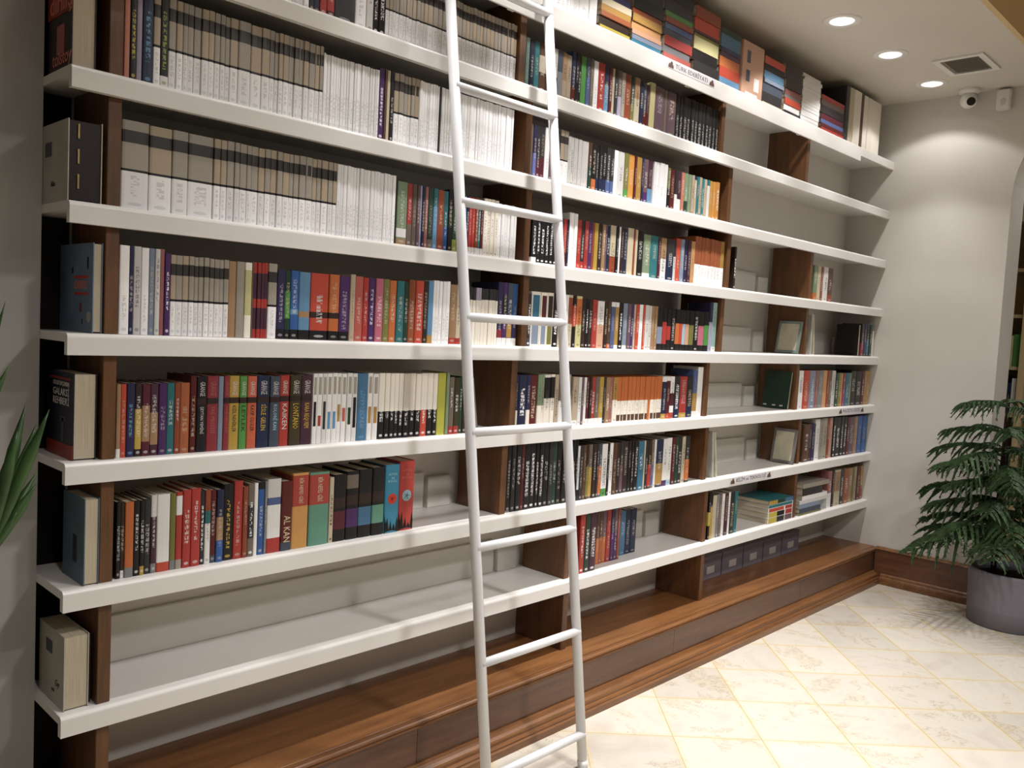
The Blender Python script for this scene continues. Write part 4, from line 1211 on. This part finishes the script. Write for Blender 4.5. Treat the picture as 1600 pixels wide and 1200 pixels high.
1R 4.2217 0.0197 0.2235 0.03 p chalk - -
1R 4.2414 0.0463 0.2228 0.03 p charcoal - -
1R 4.2877 0.0335 0.2229 0.03 p teal - -
1F 5.4381 0.0563 0.2313 0.03 p dustyrose 0:0.4:chalk -
1F 5.4944 0.038 0.2317 0.03 p darkbrown - -
1F 5.5324 0.0869 0.2301 0.03 p cream 0.4:0.95:tan -
1F 5.6193 0.059 0.2309 0.03 p charcoal - -
1F 5.6784 0.0701 0.2265 0.03 p copper - -
1F 5.7484 0.0611 0.2255 0.03 p tan - -
1F 5.8095 0.0309 0.2277 0.03 p olive - -
1F 5.8404 0.0416 0.2269 0.03 p beige - -
1F 5.8819 0.0632 0.2276 0.03 p darkred - -
1F 5.9451 0.0399 0.2258 0.03 p ochre 0:0.4:rust -
4F 5.7803 0.0414 0.2092 0.03 p charcoal 0:0.4:crimson -
4F 5.8217 0.0419 0.2089 0.03 p indigo - -
4F 5.8636 0.0423 0.2097 0.03 p charcoal 0.1:0.5:tealblue -
4F 5.906 0.0428 0.2078 0.03 p darkgreen - -
4F 5.9488 0.0362 0.2086 0.03 p ivory 0.8:1:photogrey 0
8W 2.5598 0.0539 0.1367 0.03 w white - -
8W 2.6137 0.0494 0.1355 0.03 w white - -
8W 2.6631 0.0547 0.1369 0.03 w white - -
8W 2.7178 0.0366 0.1375 0.03 w white - -
8W 2.7543 0.0545 0.1365 0.03 w white - -
8W 2.8088 0.0601 0.1372 0.03 w white - -
8W 2.8689 0.0506 0.1371 0.03 w white - -
8E 5.2762 0.0553 0.3286 0.03 p charcoal - 0
8E 5.3315 0.0656 0.3291 0.03 p cream - 0
8E 5.3972 0.1056 0.331 0.03 p ivory - 0
8E 5.5028 0.0392 0.329 0.03 p brown - 0
8E 5.542 0.0663 0.3293 0.03 p ivory - 0
8E 5.6083 0.0742 0.3283 0.03 p ivory - 0
8E 5.6824 0.1353 0.3287 0.03 p ivory - 0"""
LEAN = {}
cnt = {}; rows = {}
for ln in DATA.strip().split('\n'):
    f = ln.split(); bands = [] if f[7] == '-' else [(float(a), float(b_), c_) for a, b_, c_ in (q_.split(':') for q_ in f[7].split(','))]
    rows.setdefault(f[0], []).append((f[0], float(f[1]), float(f[2]), float(f[3]), float(f[4]), f[5], f[6], bands, None if f[8] == '-' else f[8]))
GT = {'black': 'ŞEYTAN YEMİNİ', 'crimson': 'TAŞ MECLİSİ', 'mustard': 'KIZIL NEHİRLER', 'green': 'LEYLEK', 'coralorange': 'KAYIP ÖLÜLER', 'navy': 'SİSLE GELEN', 'slate': 'KOLONİ KAN', 'red': 'KAIKEN', 'darkolive': 'LONTANO', 'plum': 'KARA REQUIEM'}
tmat = {}
def tm_(cn):
    if cn not in tmat: tmat[cn] = paint('print_'+cn, {'gold': 'c8a53c', 'chalk': 'c9c5c0', 'black': '1c1510', 'dusty': 'a5625f', 'cyan': '9fc4d4', 'cream': 'cfc0a0', 'rose': 'd08070', 'navy': '1b2a44', 'redp': 'c0392c'}[cn], .5, .05)
    return tmat[cn]
def spine_text(o, body, v0, v1, width, cn, name='title', flat=False):
    """real lettering running up the spine of a book (part of the book; the book's own scale is undone)"""
    cu = bpy.data.curves.new(name, 'FONT'); cu.body = body; cu.align_x = 'CENTER'; cu.align_y = 'CENTER'; cu.size = 1; cu.resolution_u = 1; cu.materials.append(tm_(cn))
    t_ = bpy.data.objects.new(name, cu); C.objects.link(t_); bpy.context.view_layer.update()
    wx, wy = max(t_.dimensions.x, .01), max(t_.dimensions.y, .01); t_ = to_mesh(t_); t_.parent = o
    if flat: m_ = Matrix(((width/wx, 0, 0, .5), (0, 0, -.01, -.0035), (0, (v1-v0)/wy, 0, (v0+v1)/2), (0, 0, 0, 1)))
    else: m_ = Matrix(((0, width/wy, 0, .5), (0, 0, -.01, -.0035), (-(v1-v0)/wx, 0, 0, (v0+v1)/2), (0, 0, 0, 1)))
    t_.data.transform(m_)
    return t_
gi = 0
for key, lst in rows.items():
    n, bay = int(key[0]), key[1]
    for i, b in enumerate(lst):
        o, B, white = put_book(b, -1)
        st, c0, w = b[5], b[6], b[2]
        cw = WORD.get(c0, c0)
        if st == 'W': desc = 'white paperback, beige top, black band'
        elif white: desc = 'thin plain white paperback' if w < .012 else 'white paperback'
        elif st == 'S': desc = 'paperback, rust top, white foot'
        elif st == 'O': desc = 'slim paperback, orange top, white foot'
        elif st == 'K': desc = 'slim off-white paperback with coloured stripe'
        elif B and B[0][3] > 1: desc = '%s book with %s %s' % (cw, WORD.get(B[0][2], B[0][2]), 'top' if B[0][1] > .9 and B[0][0] > .05 else ('foot' if B[0][0] < .03 else 'band'))
        elif B: desc = '%s book with %s panel' % (cw, WORD.get(B[0][2], B[0][2]))
        else: desc = ('slim ' if w < .012 else ('thick ' if w > .03 else ''))+cw+' book'
        tag(o, '%s, %s from left, %s, %s shelf' % (desc, ordn(i), BAYN[bay], SHN[n]), 'book', 'books in the %s of the %s shelf' % (BAYN[bay], SHN[n]))
        if st == 'G':
            spine_text(o, 'GRANGE', .74, .93, .5, 'dusty' if c0 == 'crimson' else 'chalk', 'author'); spine_text(o, GT.get(c0, 'KAN'), .24, .60, .5, {'black': 'chalk', 'crimson': 'dusty', 'mustard': 'black', 'green': 'black', 'coralorange': 'black', 'navy': 'gold', 'slate': 'cyan', 'red': 'chalk', 'darkolive': 'gold', 'plum': 'gold'}[c0])
        if c0 in ('cerulean', 'scarlet'):
            for q_, (v0_, v1_) in enumerate(((.84, .88), (.79, .83), (.74, .78))):
                spine_text(o, ('ATEŞ', 've', 'KILIÇ')[q_], v0_, v1_, (.6, .2, .66)[q_], 'cyan' if c0 == 'cerulean' else 'rose', 'title', True)
            bm = bmesh.new(); ring = [bm.verts.new((.5+.30*math.cos(a), -.003, .50+.30*.965*w/b[3]*math.sin(a))) for a in [2*PI*q_/24 for q_ in range(24)]]; bm.faces.new(ring)
            link('round_emblem', mesh('round_emblem', bm, tm_('redp' if c0 == 'cerulean' else 'cyan')), o)
            bm = bmesh.new()
            pts = [(0, 0), (1, 0)]; 
            for q_ in range(10):
                a = q_/9; hh = (.10+.12*random.random()) if q_ % 2 else .04; pts.append((1-a, hh + (.1 if a > .7 or a < .2 else 0)))
            vs = [bm.verts.new((min(.985, max(.015, p_[0])), -.0028 if .05 < p_[0] < .95 else .008, max(.002, p_[1]))) for p_ in pts]; bm.faces.new(vs)
            link('flame_print', mesh('flame_print', bm, M['black']), o)
            bm = bmesh.new(); 
            for q_ in range(5):
                a = q_*1.256; p0 = Vector((.5, 0, .5)); w2 = .965*w/b[3]
                vs = [bm.verts.new((.5+r_*math.cos(a+da), -.0034, .5+r_*w2*math.sin(a+da))) for r_, da in ((.03, -.9), (.26, 0), (.03, .9))]; bm.faces.new(vs)
            link('emblem_figure', mesh('emblem_figure', bm, M['black']), o)
        if c0 in ('honey', 'seagreen') and n == 2 and w > .04: spine_text(o, 'BİR NEFES GİBİ', .60, .93, .30, 'cream')
        if c0 == 'black' and n == 2 and bay == 'M' and b[8] == 'white': spine_text(o, random.choice(('SESSİZLİK', 'GECE YOLU', 'KARANLIK', 'SON OYUN')), .2, .66, .35, 'chalk')
        if c0 == 'darkred' and n == 2 and bay == 'L' and w > .035: spine_text(o, 'AL KAN', .12, .5, .6, 'cream')

# ------------------------------------------------------------------ single books standing at the left end, covers turned to the room
def sbox(name, d, mat, parent, bevel=0):
    return bx(name, d, mat, parent, bevel)
def end_book(name, x0, x1, y0, y1, n, h, cover, label, page='pages', extra=None, group=None, cat='book', slip=False):
    r = empty(name, (x0, y0, zs(n)+.0006)); tag(r, label, cat, group); W_, D_ = x1-x0, y1-y0
    sbox('front_cover', (0, .0025, 0, D_, 0, h), M[cover], r); sbox('back_cover', (W_-.0025, W_, 0, D_, 0, h), M[cover], r)
    sbox('spine', (.0025, W_-.0025, D_-.003, D_, 0, h), M[cover], r)
    sbox('pages', (.0026, W_-.0026, .003, D_-.0031, .003, h-.003), M[page], r)
    if extra: extra(r, W_, D_, h)
    return r
def patch(r, name, ya, yb, za, zb, mat, off=.0004):
    sbox(name, (-.0006-off, -.0001, ya, yb, za, zb), mat, r)
RX = (PI/2, 0, -PI/2)      # faces -x
def ct(r, body, y, z, size, cn, wfit, name='lettering', shear=0): return text(name, body, size, tm_(cn), r, (-.0012, y, z), RX, wfit=wfit, shear=shear)
def e6(r, W_, D_, h):
    patch(r, 'colour_field', .0, D_, .135, h, M['cover_red']); patch(r, 'picture', .05, .10, .04, .11, tm_('dusty')) 
    ct(r, 'diriliş', D_/2-.01, .165, .07, 'rose', .15); ct(r, 'tolstoy', D_/2-.02, .03, .05, 'rose', .13)
end_book('hardcover_book', .958, 1.014, .03, .196, 6, .245, 'cover_dark', 'dark hardcover standing cover-out with red field and pale script, third shelf', 'pages', e6)
def e5(r, W_, D_, h):
    patch(r, 'window', .115, .16, .115, .15, M['lead']); ct(r, 'Klas', .10, .045, .018, 'black', .03, shear=.3)
    for z in (.03, .09, .15): sbox('gilt_edge', (.022, .026, -.0006, -.0001, z, z+.035), M['gold'], r)
end_book('boxed_book', .951, 1.03, .02, .225, 5, .195, 'cover_white', 'white boxed book with small dark square window, fourth shelf left end', 'slip_brown', e5)
def e4(r, W_, D_, h):
    for y in (.035, .03): pass
    patch(r, 'red_rule', .03, .125, .137, .143, tm_('redp')); patch(r, 'red_rule', .03, .125, .095, .101, tm_('redp'))
    ct(r, 'EDEBİYAT', .078, .119, .030, 'rose', .088); patch(r, 'doodle', .075, .085, .05, .075, M['cover_red']); patch(r, 'doodle', .03, .038, .16, .19, M['cover_navy']); patch(r, 'doodle', .135, .142, .15, .165, M['cover_dark']); patch(r, 'doodle', .065, .07, .02, .035, M['cover_dark'])
    bm = bmesh.new(); tube(bm, [(-.0005, .022, .04), (-.0012, .022, .04)], .014, 20); link('round_seal', mesh('round_seal', bm, M['cover_white']), r)
end_book('hardcover_book', 1.017, 1.0405, .03, .262, 4, .225, 'cover_blue', 'grey-blue hardcover with red rules and drawings, facing out, fifth shelf', 'pages', e4)
def e3(r, W_, D_, h):
    patch(r, 'red_field', 0, D_, 0, .036, M['cover_red']); patch(r, 'red_rule', .02, D_-.02, .198, .204, M['cover_red'])
    ct(r, 'OTOSTOPÇUNUN', D_/2-.01, .187, .016, 'chalk', .115); ct(r, 'GALAKSİ', D_/2-.01, .165, .026, 'chalk', .115); ct(r, 'REHBERİ', D_/2-.01, .142, .026, 'chalk', .115)
    patch(r, 'picture', .065, .078, .04, .10, M['lead']); patch(r, 'picture', .052, .09, .092, .105, M['lead'])
end_book('hardcover_book', .978, 1.034, .035, .225, 3, .218, 'cover_navy', 'thick navy hardcover with white title and red foot, facing out, sixth shelf', 'pages', e3)
def e2(r, W_, D_, h): patch(r, 'picture', .05, .075, .05, .12, M['cover_navy'])
end_book('hardcover_book', 1.004, 1.041, .02, .17, 2, .222, 'cover_teal', 'slate blue hardcover standing cover-out on the seventh shelf, left end', 'pages', e2)
def e1(r, W_, D_, h):
    patch(r, 'window', .085, .13, .125, .158, M['lead']); ct(r, 'Çay', .045, .06, .022, 'black', .03, shear=.3); ct(r, 'eski', .075, .035, .012, 'black', .02)
    sbox('dark_spine_case', (W_+.0002, W_+.012, .02, D_, 0, h-.01), M['slip_brown'], r)
end_book('boxed_book', .965, 1.025, .03, .215, 1, .192, 'cover_white', 'cream boxed book with small navy square, lowest shelf left end', 'pages', e1)

# ------------------------------------------------------------------ items turned outwards or leaning in the far bay
def face_item(name, x, y0, y1, n, h, th, cover, label, lean, inset=None, cat='book', page='pages'):
    r = empty(name, (x, y0, zs(n)+.001)); tag(r, label, cat); D_ = y1-y0
    sbox('front_cover', (0, .003, 0, D_, 0, h), M[cover], r); sbox('back_cover', (th-.003, th, 0, D_, 0, h), M[cover], r); sbox('pages' if cat == 'book' else 'backing', (.0031, th-.0031, .003, D_-.003, .002, h-.002), M[page], r)
    if inset: sbox('panel', (-.0012, -.0001, .014, D_-.014, .016, h-.016), M[inset], r)
    r.rotation_euler = (0, lean, 0); r.location.z += th*math.sin(lean)+.0005; return r
face_item('picture_frame', 4.875, .03, .17, 4, .188, .016, 'frame_sage', 'sage framed cream card propped against the divider, fifth shelf', .20, 'frame_cream', 'frame', 'frame_sage')
face_item('picture_frame', 4.885, .015, .155, 2, .20, .016, 'frame_grey', 'grey framed cream card propped against the divider, seventh shelf', .18, 'frame_cream', 'frame', 'frame_grey')
g_ = face_item('album', 4.82, .04, .20, 3, .215, .02, 'cover_green', 'dark green book with blank cover facing out on the sixth shelf', .14)
for y in (.03, .075, .13): patch(g_, 'white_mark', y, y+.02, .012, .02, tm_('chalk'))
face_item('dark_book', 5.72, .03, .175, 4, .20, .03, 'book_dark', 'black hardcover facing out between shelf books near the wall', .0)
def leaner(name, x, y, n, w, h, dep, cover, label, lean, cat='book'):
    r = empty(name, (x, y, zs(n)+.001)); tag(r, label, cat); 
    sbox('front_cover', (0, .001, 0, dep, 0, h), M[cover], r); sbox('back_cover', (w-.001, w, 0, dep, 0, h), M[cover], r); sbox('spine', (.001, w-.001, 0, .0015, 0, h), M[cover], r); sbox('pages', (.0011, w-.0011, .0016, dep-.002, .001, h-.001), M['pages'], r)
    r.rotation_euler = (0, lean, 0)
leaner('magazine', 4.03, .03, 2, .018, .235, .16, 'cover_white', 'white softcover leaning on the third divider, seventh shelf', -.10)
leaner('magazine', 4.065, .03, 2, .014, .235, .16, 'frame_cream', 'cream softcover leaning beside the white one, seventh shelf', -.16)
leaner('magazine', 5.035, .03, 4, .022, .235, .17, 'cover_white', 'pale magazine leaning upright right of the framed card, fifth shelf', -.02)
leaner('magazine', 5.085, .03, 4, .010, .225, .17, 'frame_cream', 'thin pale magazine leaning steeply, fifth shelf', -.14)
leaner('slim_book', 2.355, .03, 3, .014, .20, .14, 'frame_grey', 'olive grey book leaning beside the ladder, sixth shelf', -.16)
leaner('slim_book', 4.911, .03, 3, .012, .215, .14, 'slip_brown', 'thin brown book standing next to the green one, sixth shelf', .0)

# flat piles on the lowest shelf
def flat_book(x0, x1, y0, y1, z0, th, cmat, label, group, bands=None):
    r = empty('flat_book', (x0, y0, z0)); tag(r, label, 'book', group); W_, D_ = x1-x0, y1-y0
    sbox('lower_cover', (0, W_, 0, D_, 0, .0015), cmat, r); sbox('upper_cover', (0, W_, 0, D_, th-.0015, th), cmat, r); sbox('spine', (0, W_, 0, .002, .0015, th-.0015), cmat, r)
    sbox('pages', (.002, W_-.002, .0021, D_-.004, .0016, th-.0016), M['pages'], r)
    for a, b_, cn in bands or (): sbox('spine_print', (W_*a, W_*b_, -.0006, -.0001, .002, th-.002), CM(cn), r)
    return r
cmats = {}
def CM(cn):
    if cn not in cmats:
        k2 = N('cloth_'+cn); k2.set(.4, .4); k2.b.inputs['Base Color'].default_value = (*COL[cn], 1); cmats[cn] = k2.m
    return cmats[cn]
z = zs(1)+.0006; G1 = 'books lying flat on the lowest shelf'
for th, c_, bd, lb in ((.034, 'chalk', ((.02, .35, 'yellow'), (.35, .65, 'charcoal'), (.68, .97, 'mauve')), 'lowest of the flat books, yellow, black and violet spine'),
                       (.030, 'chalk', ((.02, .35, 'yellow'), (.35, .65, 'black'), (.70, .97, 'red')), 'second flat book from below, yellow, black and red spine'),
                       (.022, 'chalk', ((.02, .62, 'orangered'), (.68, .97, 'red')), 'third flat book from below with orange-red spine'),
                       (.020, 'chalk', ((.0, .97, 'teal'),), 'fourth flat book from below with teal spine'),
                       (.024, 'teal', ((.0, .35, 'mustard'), (.35, .65, 'darkgreen'), (.68, 1, 'steel')), 'topmost flat book, green cover with mustard and steel spine')):
    flat_book(4.645, 4.94, .02, .235, z, th, CM(c_), lb, G1, bd); z += th+.0006
z = zs(1)+.0006
for th, c_, x0, x1, lb in ((.012, 'olive', 5.03, 5.33, 'thin olive book under the slate ones in the second pile'), (.028, 'slate', 5.035, 5.32, 'lower slate blue book in the second pile'), (.026, 'lightslate', 5.03, 5.31, 'upper slate blue book in the second pile'), (.02, 'palegrey', 5.03, 5.42, 'pale grey book in the middle of the second pile'), (.026, 'chalk', 5.06, 5.40, 'white book above the pale grey one, second pile'), (.045, 'charcoal', 5.06, 5.33, 'thick charcoal book high in the second pile'), (.026, 'stone', 5.06, 5.42, 'stone grey book topping the second pile')):
    flat_book(x0, x1, .02, .22, z, th, CM(c_), lb, 'second pile of books on the lowest shelf'); z += th+.0006

# stacks of books lying on the topmost shelf, bottom to top
def stack(x0, x1, cols, which):
    z_ = zs(8)+.0006
    for i, (cn, th) in enumerate(cols):
        bd = ()
        if th > .018: bd = ((.28, .5, 'chalk' if sum(COL[cn]) < .6 else 'charcoal'),) if which == 'x' else ()
        dx = random.uniform(-.006, .006)
        flat_book(x0+.006+max(dx, -.003), x1-.008+min(dx, .004), .022+random.uniform(0, .008), .19, z_, th, CM(cn), '%s book, %s from below in %s' % (WORD.get(cn, cn), ordn(i), which), 'stacks of books lying on the top shelf', bd); z_ += th+.0005
stack(2.925, 3.137, [('yellow', .02), ('darkbrown', .034), ('copper', .02), ('ochre', .026), ('cream', .028), ('indigo', .03), ('brown', .034), ('black', .03), ('darkred', .03)], 'first stack beside white books, top shelf')
stack(3.140, 3.366, [('cerulean', .022), ('lightslate', .02), ('peach', .018), ('apricot', .032), ('ochre', .032), ('rust', .022), ('black', .05), ('charcoal', .05), ('darkbrown', .04)], 'second stack, top shelf')
stack(3.370, 3.600, [('coral', .03), ('photogrey', .03), ('red', .04), ('slate', .03), ('slateblue', .026), ('rust', .024), ('green', .024), ('charcoal', .05), ('black', .04)], 'third stack, top shelf')
stack(3.606, 3.832, [('charcoal', .052), ('black', .052), ('paleyellow', .056), ('olive', .016), ('plum', .012), ('orangered', .056), ('rust', .05)], 'fourth stack, top shelf')
stack(3.838, 4.036, [('skyblue', .036), ('orangered', .05), ('orange', .046), ('plum', .022), ('indigo', .02), ('steel', .06), ('darkgreen', .03)], 'fifth stack, top shelf')
stack(4.262, 4.490, [('cream', .014), ('charcoal', .05), ('slate', .046), ('lightslate', .02), ('skyblue', .036), ('black', .036), ('orangered', .036)], 'sixth stack, top shelf')
stack(4.500, 4.694, [('charcoal', .02), ('chalk', .032), ('orangered', .032), ('photogrey', .02), ('dustyrose', .03), ('darkbrown', .05), ('charcoal', .04), ('darkbrown', .04)], 'seventh stack, top shelf')
stack(4.700, 4.934, [('palegrey', .018)]+[('chalk', .017)]*14, 'white stack, top shelf')
stack(4.945, 5.262, [('red', .022), ('darkred', .022), ('slateblue', .022), ('maroon', .034), ('charcoal', .044), ('taupe', .03), ('red', .026)], 'last stack before upright books, top shelf')
# thick upright volume between the stacks
r = empty('slipcase', (4.044, .022, zs(8)+.0006)); tag(r, 'thick cream slipcase with two grey squares between stacks on top shelf', 'box')
sbox('case', (0, .208, 0, .17, 0, .262), CM('peach'), r, .002); sbox('grey_square', (.04, .075, -.0006, -.0001, .16, .22), CM('slate'), r); sbox('grey_square', (.04, .075, -.0006, -.0001, .07, .125), CM('slate'), r); sbox('white_print', (.12, .17, -.0006, -.0001, .035, .10), CM('chalk'), r); sbox('white_print', (.04, .16, -.0006, -.0001, .005, .02), CM('chalk'), r)

# grey cartons at the back under the bottom shelf
for i, x in enumerate((4.01, 4.25, 4.49, 4.73, 4.97, 5.21)):
    o = empty('carton', (x, .20 if i else .17, .2374)); tag(o, 'grey cardboard carton at the back of the plinth, %s of the row' % ORD[i], 'box', 'cartons standing on the plinth')
    sbox('body', (0.003, .232, 0, .08, 0, .115), M['carton'], o, .001); sbox('lid', (.001, .234, -.002, .081, .1155, .13), M['carton'], o, .001); sbox('label', (.08, .16, -.0012, -.0001, .03, .07), M['wall'], o)
# drill holes in the back panel
for x, z in ((1.905, .648), (1.937, .650), (1.905, .618), (1.937, .620)):
    bm = bmesh.new(); tube(bm, [(x, YB-.0008, z), (x, YB-.0001, z)], .0035, 8); o = link('screw_hole', mesh('screw_hole', bm, M['black'])); o.parent = bpy.data.objects['wall_back']

# ------------------------------------------------------------------ glimpse through the arch: cream bookcase with books
r = empty('cream_bookcase', (6.5, 0, 0)); tag(r, 'cream bookcase seen through the arched opening', 'bookcase')
sbox('back', (.27, .29, -2.0, -.42, 0, 2.42), M['cream_wood'], r); sbox('cornice', (-.03, .29, -2.02, -.40, 2.42, 2.47), M['cream_wood'], r)
PST = (-2.0, -1.6, -1.17, -.742, -.455)
for y in PST: sbox('post', (0, .27, y, y+.035, 0, 2.42), M['cream_wood'], r)
for z in (.3, .75, 1.15, 1.46, 1.80, 2.1): sbox('shelf_board', (.02, .27, -1.98, -.44, z, z+.022), M['cream_wood'], r)
for z, cs in ((1.4825, ('skyblue', 'lime', 'chalk', 'green', 'paleyellow')), (1.1725, ('navy', 'charcoal', 'red', 'slate', 'chalk')), (.7725, ('darkbrown', 'tan', 'red'))):
    j = 0
    for p0, p1 in ((-1.6, -1.17), (-1.17, -.742), (-.742, -.455)):
        y = p0+.039
        while y < p1-.05 and j < 24:
            w_ = random.uniform(.028, .045); cn = cs[j % len(cs)]; j += 1
            q_ = empty('distant_book', (6.53, y, z)); tag(q_, '%s book on the cream bookcase beyond the arch, %s on its %s shelf' % (WORD.get(cn, cn), ordn(j), 'upper' if z > 1.4 else ('middle' if z > 1 else 'lower')), 'book', 'books beyond the arch')
            hh = random.uniform(.2, .26); sbox('cover', (0, .16, 0, w_, 0, hh), CM(cn), q_); sbox('pages', (.1602, .163, .003, w_-.003, .003, hh-.004), M['pages'], q_)
            y += w_+.003

# ------------------------------------------------------------------ plants
k = N('needle_green'); k.set(.55, .3); nz = k.noise(18); k.col(k.ramp(nz.outputs[0], [(.3, lin('1f2e1a')), (.7, lin('3d5530'))])); M['needle'] = k.m
k = N('blade_green'); k.set(.4, .4); nz = k.noise(9); k.col(k.ramp(nz.outputs[0], [(.3, lin('1c3318')), (.7, lin('3c5a2c'))])); M['blade'] = k.m
r = empty('potted_pine', (5.78, -.94, 0)); tag(r, 'potted indoor pine with drooping tiers in a grey round planter', 'plant')
bm = bmesh.new(); rr = lathe(bm, [(.20, 0), (.213, .004), (.216, .10), (.2165, .102), (.2165, .104), (.222, .30), (.222, .318), (.206, .318), (.203, .27)], 56); bm.faces.new(rr[0][::-1]); link('planter', mesh('planter', bm, M['pot']), r)
bm = bmesh.new(); rr = lathe(bm, [(.2025, .27), (.1, .28), (.02, .285)], 40); bm.faces.new(rr[-1]); link('soil', mesh('soil', bm, M['soil']), r)
tx, ty = -.08, .08
bm = bmesh.new(); tube(bm, [(tx-.02, ty-.01, .26), (tx-.01, ty, .6), (tx, ty, 1.0), (tx+.003, ty, 1.33)], [.016, .013, .009, .004], 10); trunk = link('trunk', mesh('trunk', bm, M['bark']), r)
def frond(L, seed, droop):
    rnd = random.Random(seed); bm = bmesh.new()
    r_ = .030
    def axis(t): return Vector((L*t, 0, L*(.28*t-droop*t*t)))
    def strand(p0, d, ln, sag, r0):
        pts = []
        for i in range(6):
            t = i/5; pts.append(p0+d*ln*t+Vector((0, 0, -sag*ln*t*t)))
        for i in range(5):
            a, b = pts[i], pts[i+1]; dd = (b-a).normalized(); s = dd.cross(Vector((0, 0, 1))).normalized(); up = s.cross(dd)
            w0 = r0*(1-.12*i)*(1 if i else .6); w1 = r0*(1-.12*(i+1))*(.25 if i == 4 else 1)
            va = [bm.verts.new(a+s*w0), bm.verts.new(a-s*w0*.5+up*w0), bm.verts.new(a-s*w0*.5-up*w0)]; vb = [bm.verts.new(b+s*w1), bm.verts.new(b-s*w1*.5+up*w1), bm.verts.new(b-s*w1*.5-up*w1)]
            for q in range(3): bm.faces.new((va[q], va[(q+1) % 3], vb[(q+1) % 3], vb[q]))
            for q in range(4):      # needles
                t = rnd.random(); p = a.lerp(b, t); ang = rnd.uniform(0, 2*PI); nd = (dd*.75+s*math.cos(ang)+up*math.sin(ang)).normalized()*r0*1.7; sd = dd.cross(nd).normalized()*r0*.4
                bm.faces.new((bm.verts.new(p+sd), bm.verts.new(p-sd), bm.verts.new(p+nd)))
    for i in range(10): 
        pass
    strand(Vector((0, 0, 0)), Vector((1, 0, .28)), L, droop, r_)
    n_ = 10
    for i in range(2, n_):
        t = i/n_; p = axis(t); ln = L*(.40*math.sin(PI*min(1, t*.78+.14)))*rnd.uniform(.75, 1.1)
        for s in (-1, 1): strand(p, Vector((.75, s*.8, .05)).normalized(), ln, rnd.uniform(.45, .95), r_)
    return mesh('branch', bm, M['needle'])
FR = [frond(1, 1, .34), frond(1, 2, .42), frond(1, 3, .50)]
tiers = [(.50, .50, 2), (.60, .43, 2), (.70, .42, 1), (.80, .42, 1), (.90, .40, 1), (1.0, .37, 1), (1.13, .33, 0), (1.27, .29, 0)]
aim = math.atan2(.72, -.69)        # across the view, towards the shelves
for ti, (z, L, q) in enumerate(tiers):
    m_ = 6 if ti < 4 else 5
    for j in range(m_):
        a = aim+2*PI*j/m_+(.35 if ti % 2 else 0)+random.uniform(-.15, .15); l_ = L*random.uniform(.85, 1.12)
        if math.cos(a) > .25 and math.sin(a) > -.3: l_ = min(l_, .20)
        b_ = link('branch', FR[q], r, (tx, ty, z+random.uniform(-.02, .02)), (0, random.uniform(-.08, .08), a), (l_, l_, l_))
for i in range(34):      # short inner branches round the trunk
    a = random.uniform(0, 2*PI); l_ = random.uniform(.12, .2); z = random.uniform(.38, 1.05)
    link('branch', FR[i % 3], r, (tx, ty, z), (0, random.uniform(-.3, .1), a), (l_, l_, l_))

# plant with long blades at the left, only its leaf tips reach into view
bx0, by0 = 0.637, -.55
r = empty('blade_leaved_plant', (bx0, by0, 0)); tag(r, 'dark green plant with long pointed leaves before the grey wall', 'plant')
bm = bmesh.new(); rr = lathe(bm, [(.14, 0), (.15, .004), (.17, .32), (.155, .32), (.15, .27)], 40); bm.faces.new(rr[0][::-1]); link('planter', mesh('planter', bm, M['pot']), r)
bm = bmesh.new(); rr = lathe(bm, [(.149, .27), (.02, .28)], 30); bm.faces.new(rr[-1]); link('soil', mesh('soil', bm, M['soil']), r)
bm = bmesh.new(); tube(bm, [(0, 0, .25), (.01, 0, .6), (0, 0, 1.132)], [.02, .018, .014], 10); link('stem', mesh('stem', bm, M['bark']), r)
def blade(p0, p1, w, bend):
    bm = bmesh.new(); p0, p1 = Vector(p0), Vector(p1); d = p1-p0; side = d.cross(Vector((.3, 1, .1))).normalized(); nrm = side.cross(d).normalized(); prev = None
    for i in range(11):
        t = i/10; p = p0+d*t+nrm*bend*math.sin(PI*t*.5)*t; ww = w*(math.sin(PI*min(1, .12+t*.55)) if t < .7 else math.sin(PI*.505)*(1-t)/.3)
        cur = [bm.verts.new(p-side*ww), bm.verts.new(p-nrm*ww*.35), bm.verts.new(p+side*ww)]
        if prev:
            for q in range(2): f = bm.faces.new((prev[q], prev[q+1], cur[q+1], cur[q])); f.smooth = True
        prev = cur
    me = bpy.data.meshes.new('leaf'); bm.to_mesh(me); bm.free(); me.materials.append(M['blade']); o = link('leaf', me, r)
    md = o.modifiers.new('thickness', 'SOLIDIFY'); md.thickness = .0012; return o
blade((-0.035, 0, 1.317), (0.017, -0.040, 1.566), 0.005, 0.012)
blade((-0.035, 0, 1.295), (0.031, 0.030, 1.541), 0.005, 0.012)
blade((-0.026, 0, 1.316), (0.036, 0.000, 1.458), 0.006, 0.012)
blade((0.000, 0, 1.112), (0.078, 0.050, 1.385), 0.010, 0.012)
blade((0.000, 0, 1.112), (0.035, -0.050, 1.345), 0.010, 0.012)
blade((0.000, 0, 1.112), (0.088, 0.020, 1.353), 0.008, 0.012)
blade((0.000, 0, 1.112), (0.092, -0.030, 1.380), 0.010, 0.012)
blade((0.000, 0, 1.112), (0.097, 0.040, 1.259), 0.008, 0.012)
blade((0.000, 0, 1.112), (0.084, 0.000, 1.245), 0.009, 0.012)
blade((0.000, 0, 1.112), (0.045, -0.020, 1.198), 0.006, 0.012)
for i in range(9):
    a = 2.7+i*.2; blade((0, 0, .95+.02*(i % 6)), (.34*math.cos(a), .34*math.sin(a), 1.15+.03*(i % 7)), .009, .04)
